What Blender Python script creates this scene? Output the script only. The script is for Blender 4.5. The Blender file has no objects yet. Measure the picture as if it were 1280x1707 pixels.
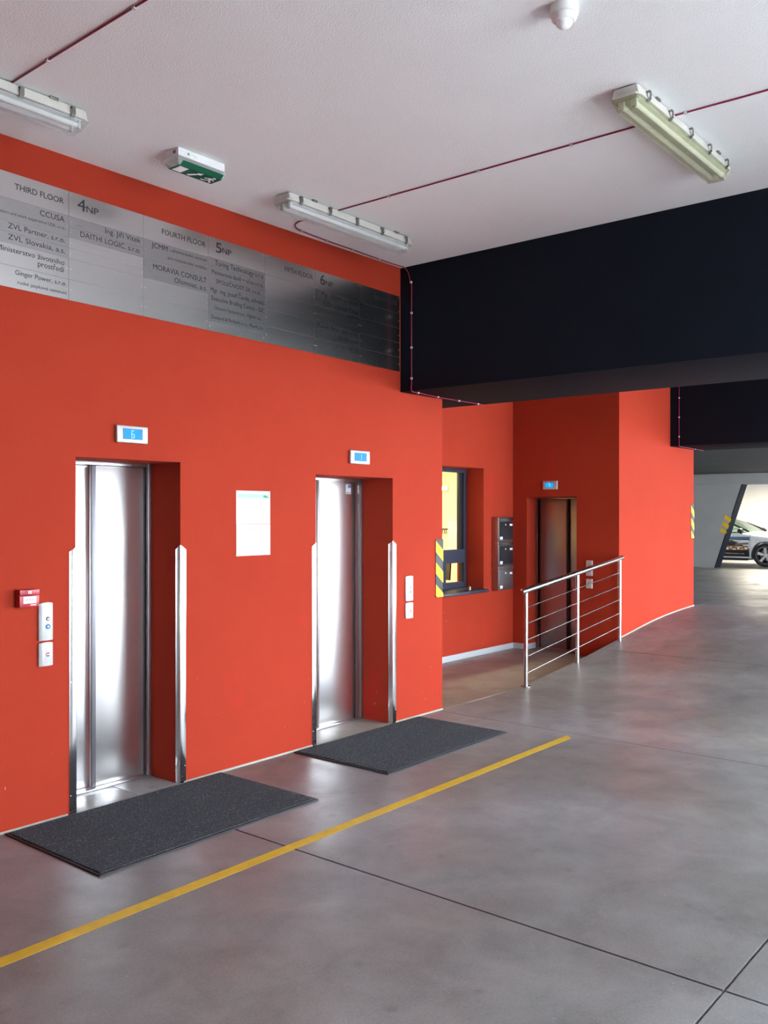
import bpy, bmesh, math, random
from mathutils import Vector, Matrix
random.seed(7)
scene = bpy.context.scene
COL = scene.collection
PI = math.pi

# ------------------------------------------------------------------ camera
cam = bpy.data.cameras.new('camera')
camo = bpy.data.objects.new('camera', cam)
COL.objects.link(camo)
cam.sensor_fit = 'VERTICAL'
cam.sensor_height = 36.0
cam.lens = 1513.0 * 36.0 / 1707.0
cam.shift_y = 3.5 / 1707.0
cam.clip_end = 400
camo.location = (0, 0, 1.7)
camo.rotation_euler = (PI / 2, 0, math.radians(39.4273 - 90.0))
scene.camera = camo

# ------------------------------------------------------------------ sky: even overcast daylight
world = bpy.data.worlds.new('overcast_sky')
scene.world = world
world.use_nodes = True
bg = world.node_tree.nodes['Background']
bg.inputs['Color'].default_value = (0.85, 0.925, 1.0, 1)
bg.inputs['Strength'].default_value = 3.2

scene.view_settings.view_transform = 'Standard'
scene.view_settings.look = 'None'
scene.view_settings.gamma = 1.0
scene.view_settings.use_curve_mapping = False
scene.view_settings.exposure = 2.58

# ------------------------------------------------------------------ materials
MATS = {}


def new_mat(name):
    m = bpy.data.materials.new(name)
    m.use_nodes = True
    MATS[name] = m
    return m, m.node_tree, m.node_tree.nodes['Principled BSDF']


def nd(nt, typ, **kw):
    n = nt.nodes.new(typ)
    for k, v in kw.items():
        if k.startswith('i_'):
            n.inputs[k[2:].replace('_', ' ')].default_value = v
        else:
            setattr(n, k, v)
    return n


def rgba(c):
    return (c[0], c[1], c[2], 1.0)


def coords(nt, scale=(1, 1, 1)):
    tc = nd(nt, 'ShaderNodeTexCoord')
    mp = nd(nt, 'ShaderNodeMapping')
    mp.inputs['Scale'].default_value = scale
    nt.links.new(tc.outputs['Object'], mp.inputs['Vector'])
    return mp.outputs['Vector']


def noise(nt, vec, scale, detail=4, rough=0.55, dist=0.0):
    n = nd(nt, 'ShaderNodeTexNoise')
    n.inputs['Scale'].default_value = scale
    n.inputs['Detail'].default_value = detail
    n.inputs['Roughness'].default_value = rough
    n.inputs['Distortion'].default_value = dist
    nt.links.new(vec, n.inputs['Vector'])
    return n.outputs['Fac']


def ramp(nt, fac, stops):
    r = nd(nt, 'ShaderNodeValToRGB')
    el = r.color_ramp.elements
    el.remove(el[1])
    for k, (p, c) in enumerate(stops):
        e = el[0] if k == 0 else el.new(p)
        e.position = p
        e.color = rgba(c) if not isinstance(c, (int, float)) else (c, c, c, 1)
    nt.links.new(fac, r.inputs['Fac'])
    return r.outputs['Color']


def mix_rgb(nt, a, b, fac, mode='MIX'):
    m = nt.nodes.new('ShaderNodeMixRGB')
    m.blend_type = mode
    for sock, v in ((m.inputs[1], a), (m.inputs[2], b)):
        if isinstance(v, tuple):
            sock.default_value = rgba(v)
        else:
            nt.links.new(v, sock)
    if isinstance(fac, (int, float)):
        m.inputs[0].default_value = fac
    else:
        nt.links.new(fac, m.inputs[0])
    return m.outputs[0]


def bump(nt, bs, height, strength, dist):
    b = nd(nt, 'ShaderNodeBump')
    b.inputs['Strength'].default_value = strength
    b.inputs['Distance'].default_value = dist
    nt.links.new(height, b.inputs['Height'])
    nt.links.new(b.outputs['Normal'], bs.inputs['Normal'])


def simple(name, col, rough=0.5, metal=0.0, var=0.06, vscale=8.0, bmp=0.0, bscale=120, spec=0.5, coat=0.0):
    m, nt, bs = new_mat(name)
    v = coords(nt)
    n = noise(nt, v, vscale)
    lo = tuple(c * (1 - var) for c in col)
    hi = tuple(min(1, c * (1 + var)) for c in col)
    nt.links.new(ramp(nt, n, [(0.3, lo), (0.7, hi)]), bs.inputs['Base Color'])
    bs.inputs['Roughness'].default_value = rough
    bs.inputs['Metallic'].default_value = metal
    bs.inputs['Specular IOR Level'].default_value = spec
    bs.inputs['Coat Weight'].default_value = coat
    if bmp:
        bump(nt, bs, noise(nt, v, bscale, 2), bmp, 0.002)
    return m


def emit_mat(name, col, strength, base=(0.02, 0.02, 0.02), rough=0.3):
    m, nt, bs = new_mat(name)
    v = coords(nt)
    n = noise(nt, v, 30)
    nt.links.new(ramp(nt, n, [(0.2, tuple(c * 0.95 for c in col)), (0.8, col)]), bs.inputs['Emission Color'])
    bs.inputs['Base Color'].default_value = rgba(base)
    bs.inputs['Emission Strength'].default_value = strength
    bs.inputs['Roughness'].default_value = rough
    bs.inputs['Specular IOR Level'].default_value = 0.08
    return m


def plaster(name, col, dark, bstr, bscale, rough=0.85, scuff=False, spec=0.25):
    m, nt, bs = new_mat(name)
    v = coords(nt)
    c = ramp(nt, noise(nt, v, 1.3, 6, 0.6), [(0.3, dark), (0.7, col)])
    if scuff:
        tc = nd(nt, 'ShaderNodeTexCoord')
        sep = nd(nt, 'ShaderNodeSeparateXYZ')
        nt.links.new(tc.outputs['Object'], sep.inputs[0])
        low = nd(nt, 'ShaderNodeMapRange')
        low.inputs['From Min'].default_value = 0.05
        low.inputs['From Max'].default_value = 0.75
        low.inputs['To Min'].default_value = 1.0
        low.inputs['To Max'].default_value = 0.0
        nt.links.new(sep.outputs['Z'], low.inputs['Value'])
        v2 = coords(nt, (1.0, 1.0, 0.35))
        sp = ramp(nt, noise(nt, v2, 55, 3, 0.6), [(0.715, 0.0), (0.735, 1.0)])
        clus = ramp(nt, noise(nt, v, 2.2, 2), [(0.5, 0.0), (0.62, 1.0)])
        mm = mix_rgb(nt, sp, clus, 1.0, 'MULTIPLY')
        mm = mix_rgb(nt, mm, low.outputs['Result'], 1.0, 'MULTIPLY')
        c = mix_rgb(nt, c, (0.75, 0.62, 0.55), mm)
        v3 = coords(nt, (1.2, 1.0, 0.25))
        rub = ramp(nt, noise(nt, v3, 3.0, 4), [(0.62, 0.0), (0.72, 0.5)])
        c = mix_rgb(nt, c, (0.55, 0.02, 0.025), mix_rgb(nt, rub, clus, 1.0, 'MULTIPLY'))
    nt.links.new(c, bs.inputs['Base Color'])
    bs.inputs['Roughness'].default_value = rough
    bs.inputs['Specular IOR Level'].default_value = spec
    bump(nt, bs, noise(nt, v, bscale, 3, 0.6), bstr, 0.004)
    return m


plaster('red_plaster', (0.385, 0.039, 0.0180), (0.362, 0.034, 0.0160), 0.35, 190, scuff=True, spec=0.12)
plaster('ceiling_plaster', (0.88, 0.88, 0.88), (0.85, 0.85, 0.855), 0.6, 120)
plaster('black_paint', (0.0062, 0.0090, 0.0160), (0.0054, 0.0079, 0.0138), 0.25, 160, spec=0.12, rough=0.8)
plaster('charcoal_ceiling', (0.075, 0.077, 0.078), (0.062, 0.064, 0.066), 0.3, 60)
plaster('grey_concrete', (0.42, 0.42, 0.41), (0.36, 0.36, 0.355), 0.3, 40)
plaster('cream_wall', (0.86, 0.83, 0.76), (0.82, 0.79, 0.72), 0.15, 90)
plaster('office_wall', (0.85, 0.80, 0.58), (0.82, 0.77, 0.55), 0.1, 90)
plaster('pale_plaster', (0.46, 0.43, 0.38), (0.33, 0.31, 0.28), 0.5, 90)
plaster('white_skirting', (0.52, 0.54, 0.58), (0.47, 0.49, 0.53), 0.1, 60, rough=0.5)
plaster('outside_paving', (0.80, 0.80, 0.79), (0.74, 0.74, 0.73), 0.2, 20)


def concrete(name, base, warm, rough0, rough1):
    m, nt, bs = new_mat(name)
    v = coords(nt)
    c = ramp(nt, noise(nt, v, 0.55, 5, 0.55, 0.6), [(0.36, warm), (0.64, base)])
    mot = ramp(nt, noise(nt, v, 3.2, 6, 0.65, 0.4), [(0.28, 0.74), (0.72, 1.20)])
    c = mix_rgb(nt, c, mot, 1.0, 'MULTIPLY')
    fine = ramp(nt, noise(nt, v, 90, 3, 0.7), [(0.3, 0.84), (0.7, 1.12)])
    c = mix_rgb(nt, c, fine, 1.0, 'MULTIPLY')
    # trowel swirls left by the power float
    wv = nd(nt, 'ShaderNodeTexWave', wave_type='RINGS', rings_direction='SPHERICAL', wave_profile='SIN')
    wv.inputs['Scale'].default_value = 0.16
    wv.inputs['Distortion'].default_value = 5.0
    wv.inputs['Detail'].default_value = 1.5
    wv.inputs['Detail Scale'].default_value = 0.35
    nt.links.new(v, wv.inputs['Vector'])
    sw = ramp(nt, wv.outputs['Fac'], [(0.0, 0.93), (0.75, 0.99), (0.93, 1.13), (1.0, 1.17)])
    c = mix_rgb(nt, c, sw, 0.75, 'MULTIPLY')
    # drip stains
    vo = nd(nt, 'ShaderNodeTexVoronoi', voronoi_dimensions='2D')
    vo.inputs['Scale'].default_value = 3.1
    nt.links.new(v, vo.inputs['Vector'])
    st = ramp(nt, vo.outputs['Distance'], [(0.02, 0.74), (0.10, 1.0)])
    clus = ramp(nt, noise(nt, v, 0.9, 2), [(0.48, 0.0), (0.58, 0.85)])
    c = mix_rgb(nt, c, mix_rgb(nt, c, st, 1.0, 'MULTIPLY'), clus)
    # pale grit
    vg = nd(nt, 'ShaderNodeTexVoronoi', voronoi_dimensions='2D')
    vg.inputs['Scale'].default_value = 7.0
    nt.links.new(v, vg.inputs['Vector'])
    gr = ramp(nt, vg.outputs['Distance'], [(0.012, 1.0), (0.018, 0.0)])
    gm = ramp(nt, noise(nt, v, 5, 1), [(0.60, 0.0), (0.62, 1.0)])
    c = mix_rgb(nt, c, (0.5, 0.5, 0.48), mix_rgb(nt, gr, gm, 1.0, 'MULTIPLY'))
    nt.links.new(c, bs.inputs['Base Color'])
    r = ramp(nt, noise(nt, v, 2.3, 6, 0.6, 0.8), [(0.3, rough0), (0.7, rough1)])
    nt.links.new(r, bs.inputs['Roughness'])
    bs.inputs['Specular IOR Level'].default_value = 0.45
    bump(nt, bs, noise(nt, v, 140, 3), 0.08, 0.002)
    return m


concrete('floor_concrete', (0.226, 0.236, 0.248), (0.186, 0.180, 0.178), 0.32, 0.52)
concrete('niche_concrete', (0.26, 0.235, 0.20), (0.215, 0.19, 0.16), 0.32, 0.5)
concrete('threshold_stone', (0.33, 0.325, 0.32), (0.27, 0.265, 0.26), 0.16, 0.32)
simple('joint_filler', (0.17, 0.168, 0.165), 0.9)


def steel(name, col, rough, aniso=0.0, grain=(1, 1, 1), gstr=0.10):
    m, nt, bs = new_mat(name)
    v = coords(nt, grain)
    n = noise(nt, v, 60, 4, 0.6)
    nt.links.new(ramp(nt, n, [(0.3, tuple(c * (1 - gstr) for c in col)), (0.7, col)]), bs.inputs['Base Color'])
    rr = ramp(nt, n, [(0.3, rough * 0.97), (0.7, rough * 1.03)])
    nt.links.new(rr, bs.inputs['Roughness'])
    bs.inputs['Metallic'].default_value = 1.0
    if aniso:
        bs.inputs['Anisotropic'].default_value = aniso
        t = nd(nt, 'ShaderNodeTangent', direction_type='RADIAL', axis='Z')
        nt.links.new(t.outputs['Tangent'], bs.inputs['Tangent'])
    return m


steel('door_steel', (0.80, 0.80, 0.81), 0.30, 0.0, (0.3, 0.3, 14), 0.02)
steel('door_steel_dark', (0.36, 0.35, 0.355), 0.36, 0.0, (0.3, 0.3, 14), 0.03)  # same steel as the other lift doors, with shade put into its colour
steel('frame_steel', (0.50, 0.50, 0.52), 0.32, 0.0, (14, 14, 0.3), 0.08)
steel('guard_steel', (0.74, 0.74, 0.75), 0.16, 0.0, (3, 3, 1), 0.05)
steel('rail_steel', (0.50, 0.495, 0.50), 0.26, 0.0, (6, 6, 6), 0.05)
steel('plate_steel', (0.62, 0.62, 0.62), 0.25, 0.0, (0.25, 1, 22), 0.06)
steel('plate_steel_dull', (0.44, 0.44, 0.445), 0.28, 0.0, (0.25, 1, 22), 0.06)
steel('screw_steel', (0.72, 0.72, 0.72), 0.3)
steel('mailbox_steel', (0.42, 0.41, 0.42), 0.36, 0.0, (12, 12, 1), 0.06)
simple('rim_alloy', (0.62, 0.62, 0.62), 0.35, 0.2)
steel('clip_steel', (0.30, 0.29, 0.27), 0.4)
simple('lettering_black', (0.012, 0.012, 0.014), 0.5)
simple('lamp_body_white', (0.62, 0.60, 0.55), 0.45)
simple('white_plastic', (0.80, 0.80, 0.79), 0.4)
simple('silver_plastic', (0.46, 0.45, 0.44), 0.35, 0.25)
simple('call_plate_white', (0.55, 0.55, 0.56), 0.3, 0.1)
simple('tube_white', (0.92, 0.93, 0.95), 0.3)
simple('reflector_white', (0.85, 0.86, 0.87), 0.35)
simple('reflector_yellowed', (0.58, 0.58, 0.44), 0.45, var=0.2)
simple('alarm_red', (0.42, 0.004, 0.022), 0.3)
simple('cable_crimson', (0.26, 0.012, 0.05), 0.45)
simple('clip_grey', (0.55, 0.55, 0.55), 0.5)
simple('mat_border', (0.030, 0.031, 0.036), 0.75)
simple('line_yellow', (0.60, 0.40, 0.03), 0.55, var=0.10, vscale=14, bmp=0.2)
simple('hazard_yellow', (0.88, 0.52, 0.004), 0.6)
simple('hazard_black', (0.028, 0.030, 0.036), 0.55)
simple('window_navy', (0.030, 0.036, 0.062), 0.4)
simple('gasket_black', (0.01, 0.01, 0.012), 0.5)
simple('mailbox_dark', (0.020, 0.019, 0.024), 0.28)
simple('paper', (0.70, 0.71, 0.72), 0.8, var=0.02)
simple('paper_green_tint', (0.42, 0.56, 0.48), 0.8, var=0.03)
simple('ink_green', (0.05, 0.33, 0.20), 0.8)
simple('ink_faint', (0.48, 0.50, 0.55), 0.8)
simple('ink_pink', (0.60, 0.42, 0.40), 0.8)
simple('button_dark', (0.16, 0.16, 0.18), 0.35, 0.6)
simple('button_crimson', (0.40, 0.06, 0.12), 0.35)
simple('exit_green', (0.003, 0.085, 0.040), 0.65, spec=0.2)
simple('exit_white', (0.85, 0.87, 0.86), 0.4)
simple('sticker_blue', (0.05, 0.13, 0.35), 0.5)
simple('sticker_grey', (0.48, 0.50, 0.52), 0.5)
simple('car_silver', (0.74, 0.75, 0.78), 0.25, 0.15, coat=0.6)
simple('car_black', (0.010, 0.010, 0.012), 0.35)
simple('tyre_rubber', (0.014, 0.014, 0.015), 0.8)
simple('poster_black', (0.012, 0.010, 0.012), 0.35)
simple('poster_blue', (0.05, 0.14, 0.33), 0.35)
simple('poster_brown', (0.22, 0.10, 0.05), 0.4, var=0.5, vscale=25)
simple('poster_gold', (0.65, 0.50, 0.22), 0.4, var=0.3, vscale=30)
simple('poster_white', (0.75, 0.74, 0.72), 0.4)
simple('poster_grey', (0.13, 0.12, 0.12), 0.4)
simple('seat_grey', (0.05, 0.05, 0.055), 0.8)
simple('cabinet_cream', (0.74, 0.70, 0.50), 0.6)
simple('desk_wood', (0.34, 0.24, 0.12), 0.5)
simple('office_black', (0.014, 0.014, 0.014), 0.5)
emit_mat('screen_blue', (0.0, 0.30, 0.90), 0.24)
emit_mat('digit_glow', (0.50, 0.85, 1.0), 0.26)
emit_mat('led_blue', (0.02, 0.40, 1.0), 0.35)
emit_mat('led_green', (0.05, 1.0, 0.25), 1.5)
emit_mat('office_tube', (1.0, 0.95, 0.75), 2.0)

m, nt, bs = new_mat('mat_rib')
v = coords(nt)
c = ramp(nt, noise(nt, v, 150, 3, 0.7), [(0.35, (0.014, 0.015, 0.020)), (0.58, (0.036, 0.038, 0.047)), (0.72, (0.24, 0.24, 0.26))])
nt.links.new(c, bs.inputs['Base Color'])
bs.inputs['Roughness'].default_value = 0.95
bump(nt, bs, noise(nt, v, 320, 3), 0.8, 0.004)


def glass(name, tint, gloss_rough, haze, haze_col):
    """thin clear sheet: light passes straight through, a Fresnel share mirrors, a small share is scattered"""
    m, nt, bs = new_mat(name)
    v = coords(nt)
    tr = nd(nt, 'ShaderNodeBsdfTransparent')
    nt.links.new(ramp(nt, noise(nt, v, 12), [(0.3, tuple(c * 0.97 for c in tint)), (0.7, tint)]), tr.inputs['Color'])
    bs.inputs['Base Color'].default_value = rgba(haze_col)
    bs.inputs['Roughness'].default_value = gloss_rough
    mx = nd(nt, 'ShaderNodeMixShader')
    lw = nd(nt, 'ShaderNodeLayerWeight')
    lw.inputs['Blend'].default_value = 0.5
    pw = nd(nt, 'ShaderNodeMath', operation='POWER')
    pw.inputs[1].default_value = 5.0
    nt.links.new(lw.outputs['Facing'], pw.inputs[0])
    fr = nd(nt, 'ShaderNodeMath', operation='MULTIPLY_ADD')
    fr.inputs[1].default_value = 0.96
    fr.inputs[2].default_value = 0.03
    nt.links.new(pw.outputs[0], fr.inputs[0])
    ad = nd(nt, 'ShaderNodeMath', operation='ADD', use_clamp=True)
    ad.inputs[1].default_value = haze
    nt.links.new(fr.outputs[0], ad.inputs[0])
    nt.links.new(ad.outputs[0], mx.inputs['Fac'])
    nt.links.new(tr.outputs[0], mx.inputs[1])
    bs2 = nd(nt, 'ShaderNodeBsdfGlossy')
    bs2.inputs['Roughness'].default_value = gloss_rough
    nt.links.new((bs2 if haze < 0.02 else bs).outputs[0], mx.inputs[2])
    out = nt.nodes['Material Output']
    nt.links.new(mx.outputs[0], out.inputs['Surface'])
    return m


glass('window_glass', (0.95, 0.97, 0.95), 0.02, 0.0, (1, 1, 1))
glass('diffuser_clear', (0.95, 0.95, 0.94), 0.15, 0.10, (0.80, 0.81, 0.82))
glass('diffuser_aged', (0.94, 0.94, 0.86), 0.3, 0.14, (0.66, 0.66, 0.54))
glass('car_glass', (0.60, 0.72, 0.66), 0.02, 0.0, (1, 1, 1))
glass('exit_clear', (0.90, 0.92, 0.91), 0.15, 0.25, (0.7, 0.72, 0.72))


# ------------------------------------------------------------------ mesh helpers
class MB:
    """collects shapes; build() links them as one mesh object"""

    def __init__(self):
        self.v = []
        self.f = []

    def add(self, vs, fs):
        o = len(self.v)
        self.v += [Vector(p) for p in vs]
        self.f += [tuple(i + o for i in q) for q in fs]
        return self

    def box(self, x0, x1, y0, y1, z0, z1):
        vs = [(x0, y0, z0), (x1, y0, z0), (x1, y1, z0), (x0, y1, z0), (x0, y0, z1), (x1, y0, z1), (x1, y1, z1), (x0, y1, z1)]
        return self.add(vs, [(0, 3, 2, 1), (4, 5, 6, 7), (0, 1, 5, 4), (1, 2, 6, 5), (2, 3, 7, 6), (3, 0, 4, 7)])

    def loft(self, rings, closed=True, caps=True):
        n = len(rings[0])
        vs = [p for r in rings for p in r]
        fs = []
        m = n if closed else n - 1
        for k in range(len(rings) - 1):
            for i in range(m):
                j = (i + 1) % n
                fs.append((k * n + i, k * n + j, (k + 1) * n + j, (k + 1) * n + i))
        if caps:
            fs.append(tuple(range(n - 1, -1, -1)))
            fs.append(tuple((len(rings) - 1) * n + i for i in range(n)))
        return self.add(vs, fs)

    def prism(self, pts, axis, a, b):
        """pts 2-D polygon in the plane across axis ('x': (y,z), 'y': (x,z), 'z': (x,y))"""
        def mk(p, t):
            return {'x': (t, p[0], p[1]), 'y': (p[0], t, p[1]), 'z': (p[0], p[1], t)}[axis]
        return self.loft([[mk(p, a) for p in pts], [mk(p, b) for p in pts]])

    def tube(self, path, r, n=10):
        path = [Vector(p) for p in path]
        rings = []
        up = None
        for i, p in enumerate(path):
            a = path[max(i - 1, 0)]
            b = path[min(i + 1, len(path) - 1)]
            t = (b - a).normalized()
            if up is None:
                up = Vector((0, 0, 1)) if abs(t.z) < 0.9 else Vector((1, 0, 0))
            s = t.cross(up).normalized()
            up = s.cross(t).normalized()
            rr = r[i] if isinstance(r, (list, tuple)) else r
            rings.append([p + s * (rr * math.cos(2 * PI * k / n)) + up * (rr * math.sin(2 * PI * k / n)) for k in range(n)])
        return self.loft(rings)

    def cyl(self, p0, p1, r, n=20):
        return self.tube([p0, p1], r, n)

    def lathe(self, centre, axis, prof, n=32, caps=True):
        """prof: (radius, distance along axis)"""
        c = Vector(centre)
        ax = {'x': Vector((1, 0, 0)), 'y': Vector((0, 1, 0)), 'z': Vector((0, 0, 1))}[axis]
        u = {'x': Vector((0, 1, 0)), 'y': Vector((0, 0, 1)), 'z': Vector((1, 0, 0))}[axis]
        w = ax.cross(u)
        rings = []
        for r, d in prof:
            r = max(r, 1e-5)
            rings.append([c + ax * d + u * (r * math.cos(2 * PI * k / n)) + w * (r * math.sin(2 * PI * k / n)) for k in range(n)])
        return self.loft(rings, caps=caps)

    def build(self, name, mat, parent=None, loc=None, bevel=0.0, smooth=False, seg=2):
        root = parent
        while root is not None and root.parent is not None:
            root = root.parent
        if parent is not None:
            org = Vector(root.get('_org', (0, 0, 0)))
        else:
            org = Vector(loc) if loc is not None else Vector((0, 0, 0))
        me = bpy.data.meshes.new(name)
        me.from_pydata([tuple(p - org) for p in self.v], [], self.f)
        bm = bmesh.new()
        bm.from_mesh(me)
        bmesh.ops.recalc_face_normals(bm, faces=bm.faces)
        if bevel:
            try:
                es = [e for e in bm.edges if len(e.link_faces) == 2 and e.calc_face_angle(0) > 0.5]
                bmesh.ops.bevel(bm, geom=es, offset=bevel, segments=seg, affect='EDGES', profile=0.6, clamp_overlap=True)
            except Exception:
                pass
        bm.to_mesh(me)
        bm.free()
        if smooth or bevel:
            me.polygons.foreach_set('use_smooth', [True] * len(me.polygons))
            me.set_sharp_from_angle(angle=math.radians(40))
        me.materials.append(MATS[mat] if isinstance(mat, str) else mat)
        ob = bpy.data.objects.new(name, me)
        COL.objects.link(ob)
        if parent is not None:
            ob.parent = parent
        else:
            ob.location = org
            ob['_org'] = tuple(org)
        return ob


def tag(o, label=None, cat=None, group=None, kind=None):
    if label:
        o['label'] = label
    if cat:
        o['category'] = cat
    if group:
        o['group'] = group
    if kind:
        o['kind'] = kind
    return o


def thing(name, loc, label, cat, group=None, kind=None):
    o = bpy.data.objects.new(name, None)
    o.empty_display_size = 0.1
    COL.objects.link(o)
    o.location = loc
    o['_org'] = tuple(loc)
    return tag(o, label, cat, group, kind)


def structure(o, label, cat):
    return tag(o, label, cat, kind='structure')


def children_of(o):
    return [c for c in bpy.data.objects if c.parent == o]


def copy_tree(o, parent=None, loc=None):
    c = o.copy()
    COL.objects.link(c)
    c.parent = parent
    if loc is not None:
        c.location = loc
    for ch in children_of(o):
        copy_tree(ch, c)
    return c


def text_mesh(name, s, mat, parent, size_h, plane, anchor, width=None, depth=0.0006, shear=0.0, flip=False, cap=0.72):
    """flat lettering. plane 'y-' faces -Y (reads along +X); 'x-' faces -X (reads along -Y); anchor = world point of the
    left end of the baseline; size_h = cap height; width fits the run"""
    cu = bpy.data.curves.new('tmp', 'FONT')
    cu.body = s
    cu.size = 1.0
    cu.resolution_u = 3
    ob = bpy.data.objects.new('tmp', cu)
    COL.objects.link(ob)
    dg = bpy.context.evaluated_depsgraph_get()
    dg.update()
    me = bpy.data.meshes.new_from_object(ob.evaluated_get(dg))
    bpy.data.objects.remove(ob)
    bpy.data.curves.remove(cu)
    me.name = name
    xs = [v.co.x for v in me.vertices]
    if not xs:
        return None
    x0, x1 = min(xs), max(xs)
    sy = size_h / cap
    sx = (width / (x1 - x0)) if width else sy
    root = parent
    while root.parent is not None:
        root = root.parent
    org = Vector(root.get('_org', (0, 0, 0)))
    a = Vector(anchor) - org
    for v in me.vertices:
        px = (v.co.x - x0) * sx
        pz = v.co.y * sy + shear * px
        if plane == 'y-':
            v.co = (a.x + px, a.y, a.z + pz)
        else:
            v.co = (a.x, a.y - px, a.z + pz)
    me.materials.clear()
    me.materials.append(MATS[mat])
    o = bpy.data.objects.new(name, me)
    COL.objects.link(o)
    o.parent = parent
    return o

# ================================================================== SETTING
YW = 4.62          # face of the lift wall
YN = 6.06          # back wall of the niche
XC = 6.416         # end of the lift wall
XE = 9.95          # dark wall with the third lift
XF = 12.294        # end of the far red wall
ZC = 3.715         # white ceiling
YE = -2.6          # open side of the garage

RP = [(-12, 0), (4, 0), (6.4, 0), (7.6, 0.006), (8.95, 0.122), (10.08, 0.258), (11.09, 0.375), (12.29, 0.443), (13.4, 0.450),
      (15.0, 0.40), (17.0, 0.325), (19.0, 0.285), (22.0, 0.28), (26.0, 0.28), (40.0, 0.28)]


def zf(x):
    if x <= 6.4:
        return 0.0
    for i in range(1, len(RP) - 1):
        if RP[i][0] <= x <= RP[i + 1][0]:
            p0, p1 = RP[i], RP[i + 1]
            pm, pn = RP[i - 1], RP[min(i + 2, len(RP) - 1)]
            h = p1[0] - p0[0]
            t = (x - p0[0]) / h
            m0 = (p1[1] - pm[1]) / (p1[0] - pm[0])
            m1 = (pn[1] - p0[1]) / (pn[0] - p0[0]) if pn != p1 else 0
            return ((2 * t**3 - 3 * t**2 + 1) * p0[1] + (t**3 - 2 * t**2 + t) * h * m0 + (-2 * t**3 + 3 * t**2) * p1[1] + (t**3 - t**2) * h * m1)
    return RP[-1][1]


# ---- floor: subfloor plus the cast slabs with open joints between them
def strip(x0, x1, y0, y1, top, bot, n):
    rings = []
    for k in range(n + 1):
        x = x0 + (x1 - x0) * k / n
        rings.append([(x, y0, bot(x)), (x, y1, bot(x)), (x, y1, top(x)), (x, y0, top(x))])
    return rings


floor = MB().loft(strip(-12, 30, YE, YW - 0.01, lambda x: zf(x) - 0.012, lambda x: -0.3, 90)).build('floor', 'joint_filler', smooth=True)
MBt = MB().loft(strip(XF + 0.02, 30, YW - 0.01, 16, lambda x: zf(x) - 0.012, lambda x: -0.3, 40)).build('subfloor', 'joint_filler', floor)
structure(floor, 'grey polished concrete floor of cast slabs rising into a ramp', 'floor')
JX = [-12.0, -9.08, -5.99, -2.90, 0.18, 3.27, 6.36, 9.45, 12.54, 15.63, 18.72, 21.81, 24.9, 30.0]
JY = [YE, 1.12, YW - 0.002]
G = 0.006
for i in range(len(JX) - 1):
    rows = list(zip(JY[:-1], JY[1:]))
    if JX[i] >= 12.5:
        rows += [(YW - 0.002, 8.2), (8.2, 16.0)]
    for (a, b) in rows:
        x0, x1 = JX[i] + G, JX[i + 1] - G
        y0, y1 = a + G, b - (G if b < 4.5 or b > 5 else 0)
        n = 24 if x1 > 6.4 else 1
        o = MB().loft(strip(x0, x1, y0, y1, zf, lambda x: zf(x) - 0.1 if x > 6.4 else -0.1, n)).build('floor_slab', 'floor_concrete', floor, smooth=True)
# slab of the level niche beside the ramp
MB().box(XC + 0.001, XE, YW + 0.002, YN, -0.1, 0.0).build('floor_slab', 'niche_concrete', floor)
MB().box(XF, 12.5355, YW + 0.002, 16.0, 0.30, 0.4435).build('floor_slab', 'floor_concrete', floor)
# thresholds in the lift recesses
MB().box(2.867, 3.30, YW + 0.001, 4.96, -0.1, 0.001).build('threshold_slab', 'threshold_stone', floor, bevel=0.002)
MB().box(3.303, 3.599, YW + 0.001, 4.96, -0.1, 0.001).build('threshold_slab', 'threshold_stone', floor, bevel=0.002)
MB().box(4.831, 5.729, YW + 0.001, 4.98, -0.1, 0.001).build('threshold_slab', 'niche_concrete', floor, bevel=0.002)
MB().box(XE + 0.001, 10.20, 5.169, 5.857, -0.1, 0.001).build('threshold_slab', 'niche_concrete', floor, bevel=0.002)
# solid edge of the ramp beside the niche
MB().loft([[(x, YW - 0.012, -0.1), (x, YW + 0.0005, -0.1), (x, YW + 0.0005, zf(x) - 0.001), (x, YW - 0.012, zf(x) - 0.001)] for x in [7.0 + 0.15 * k for k in range(20)]]).build('ramp_edge', 'floor_concrete', floor)

# ---- paving outdoors along the open side
g = MB().box(-60, 90, -120, YE - 0.01, -0.35, -0.04).build('ground', 'outside_paving')
structure(g, 'pale paving outdoors beyond the open side of the garage', 'paving')

# ---- lift wall
w = MB()
ZT = ZC + 0.3
w.box(-12, 2.866, YW, 6.3, -0.3, ZT)
w.box(2.866, 3.60, YW, 6.3, 2.026, ZT)
w.box(2.866, 3.60, 5.10, 6.3, -0.3, 2.026)
w.box(3.60, 4.83, YW, 6.3, -0.3, ZT)
w.box(4.83, 5.73, YW, 6.3, 1.991, ZT)
w.box(4.83, 5.73, 5.12, 6.3, -0.3, 1.991)
w.box(5.73, XC, YW, 6.3, -0.3, ZT)
wl = w.build('wall_left', 'red_plaster')
structure(wl, 'long bright red plastered wall with two lift recesses', 'wall')
# ---- back wall of the niche, with the window opening
w = MB()
w.box(XC - 0.2, 8.00, YN, 6.45, -0.3, ZT)
w.box(9.273, XE + 0.02, YN, 6.45, -0.3, ZT)
w.box(8.00, 9.273, YN, 6.45, -0.3, 0.765)
w.box(8.00, 9.273, YN, 6.45, 2.255, ZT)
structure(w.build('wall_niche', 'red_plaster'), 'red wall at the back of the niche holding the window', 'wall')
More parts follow.
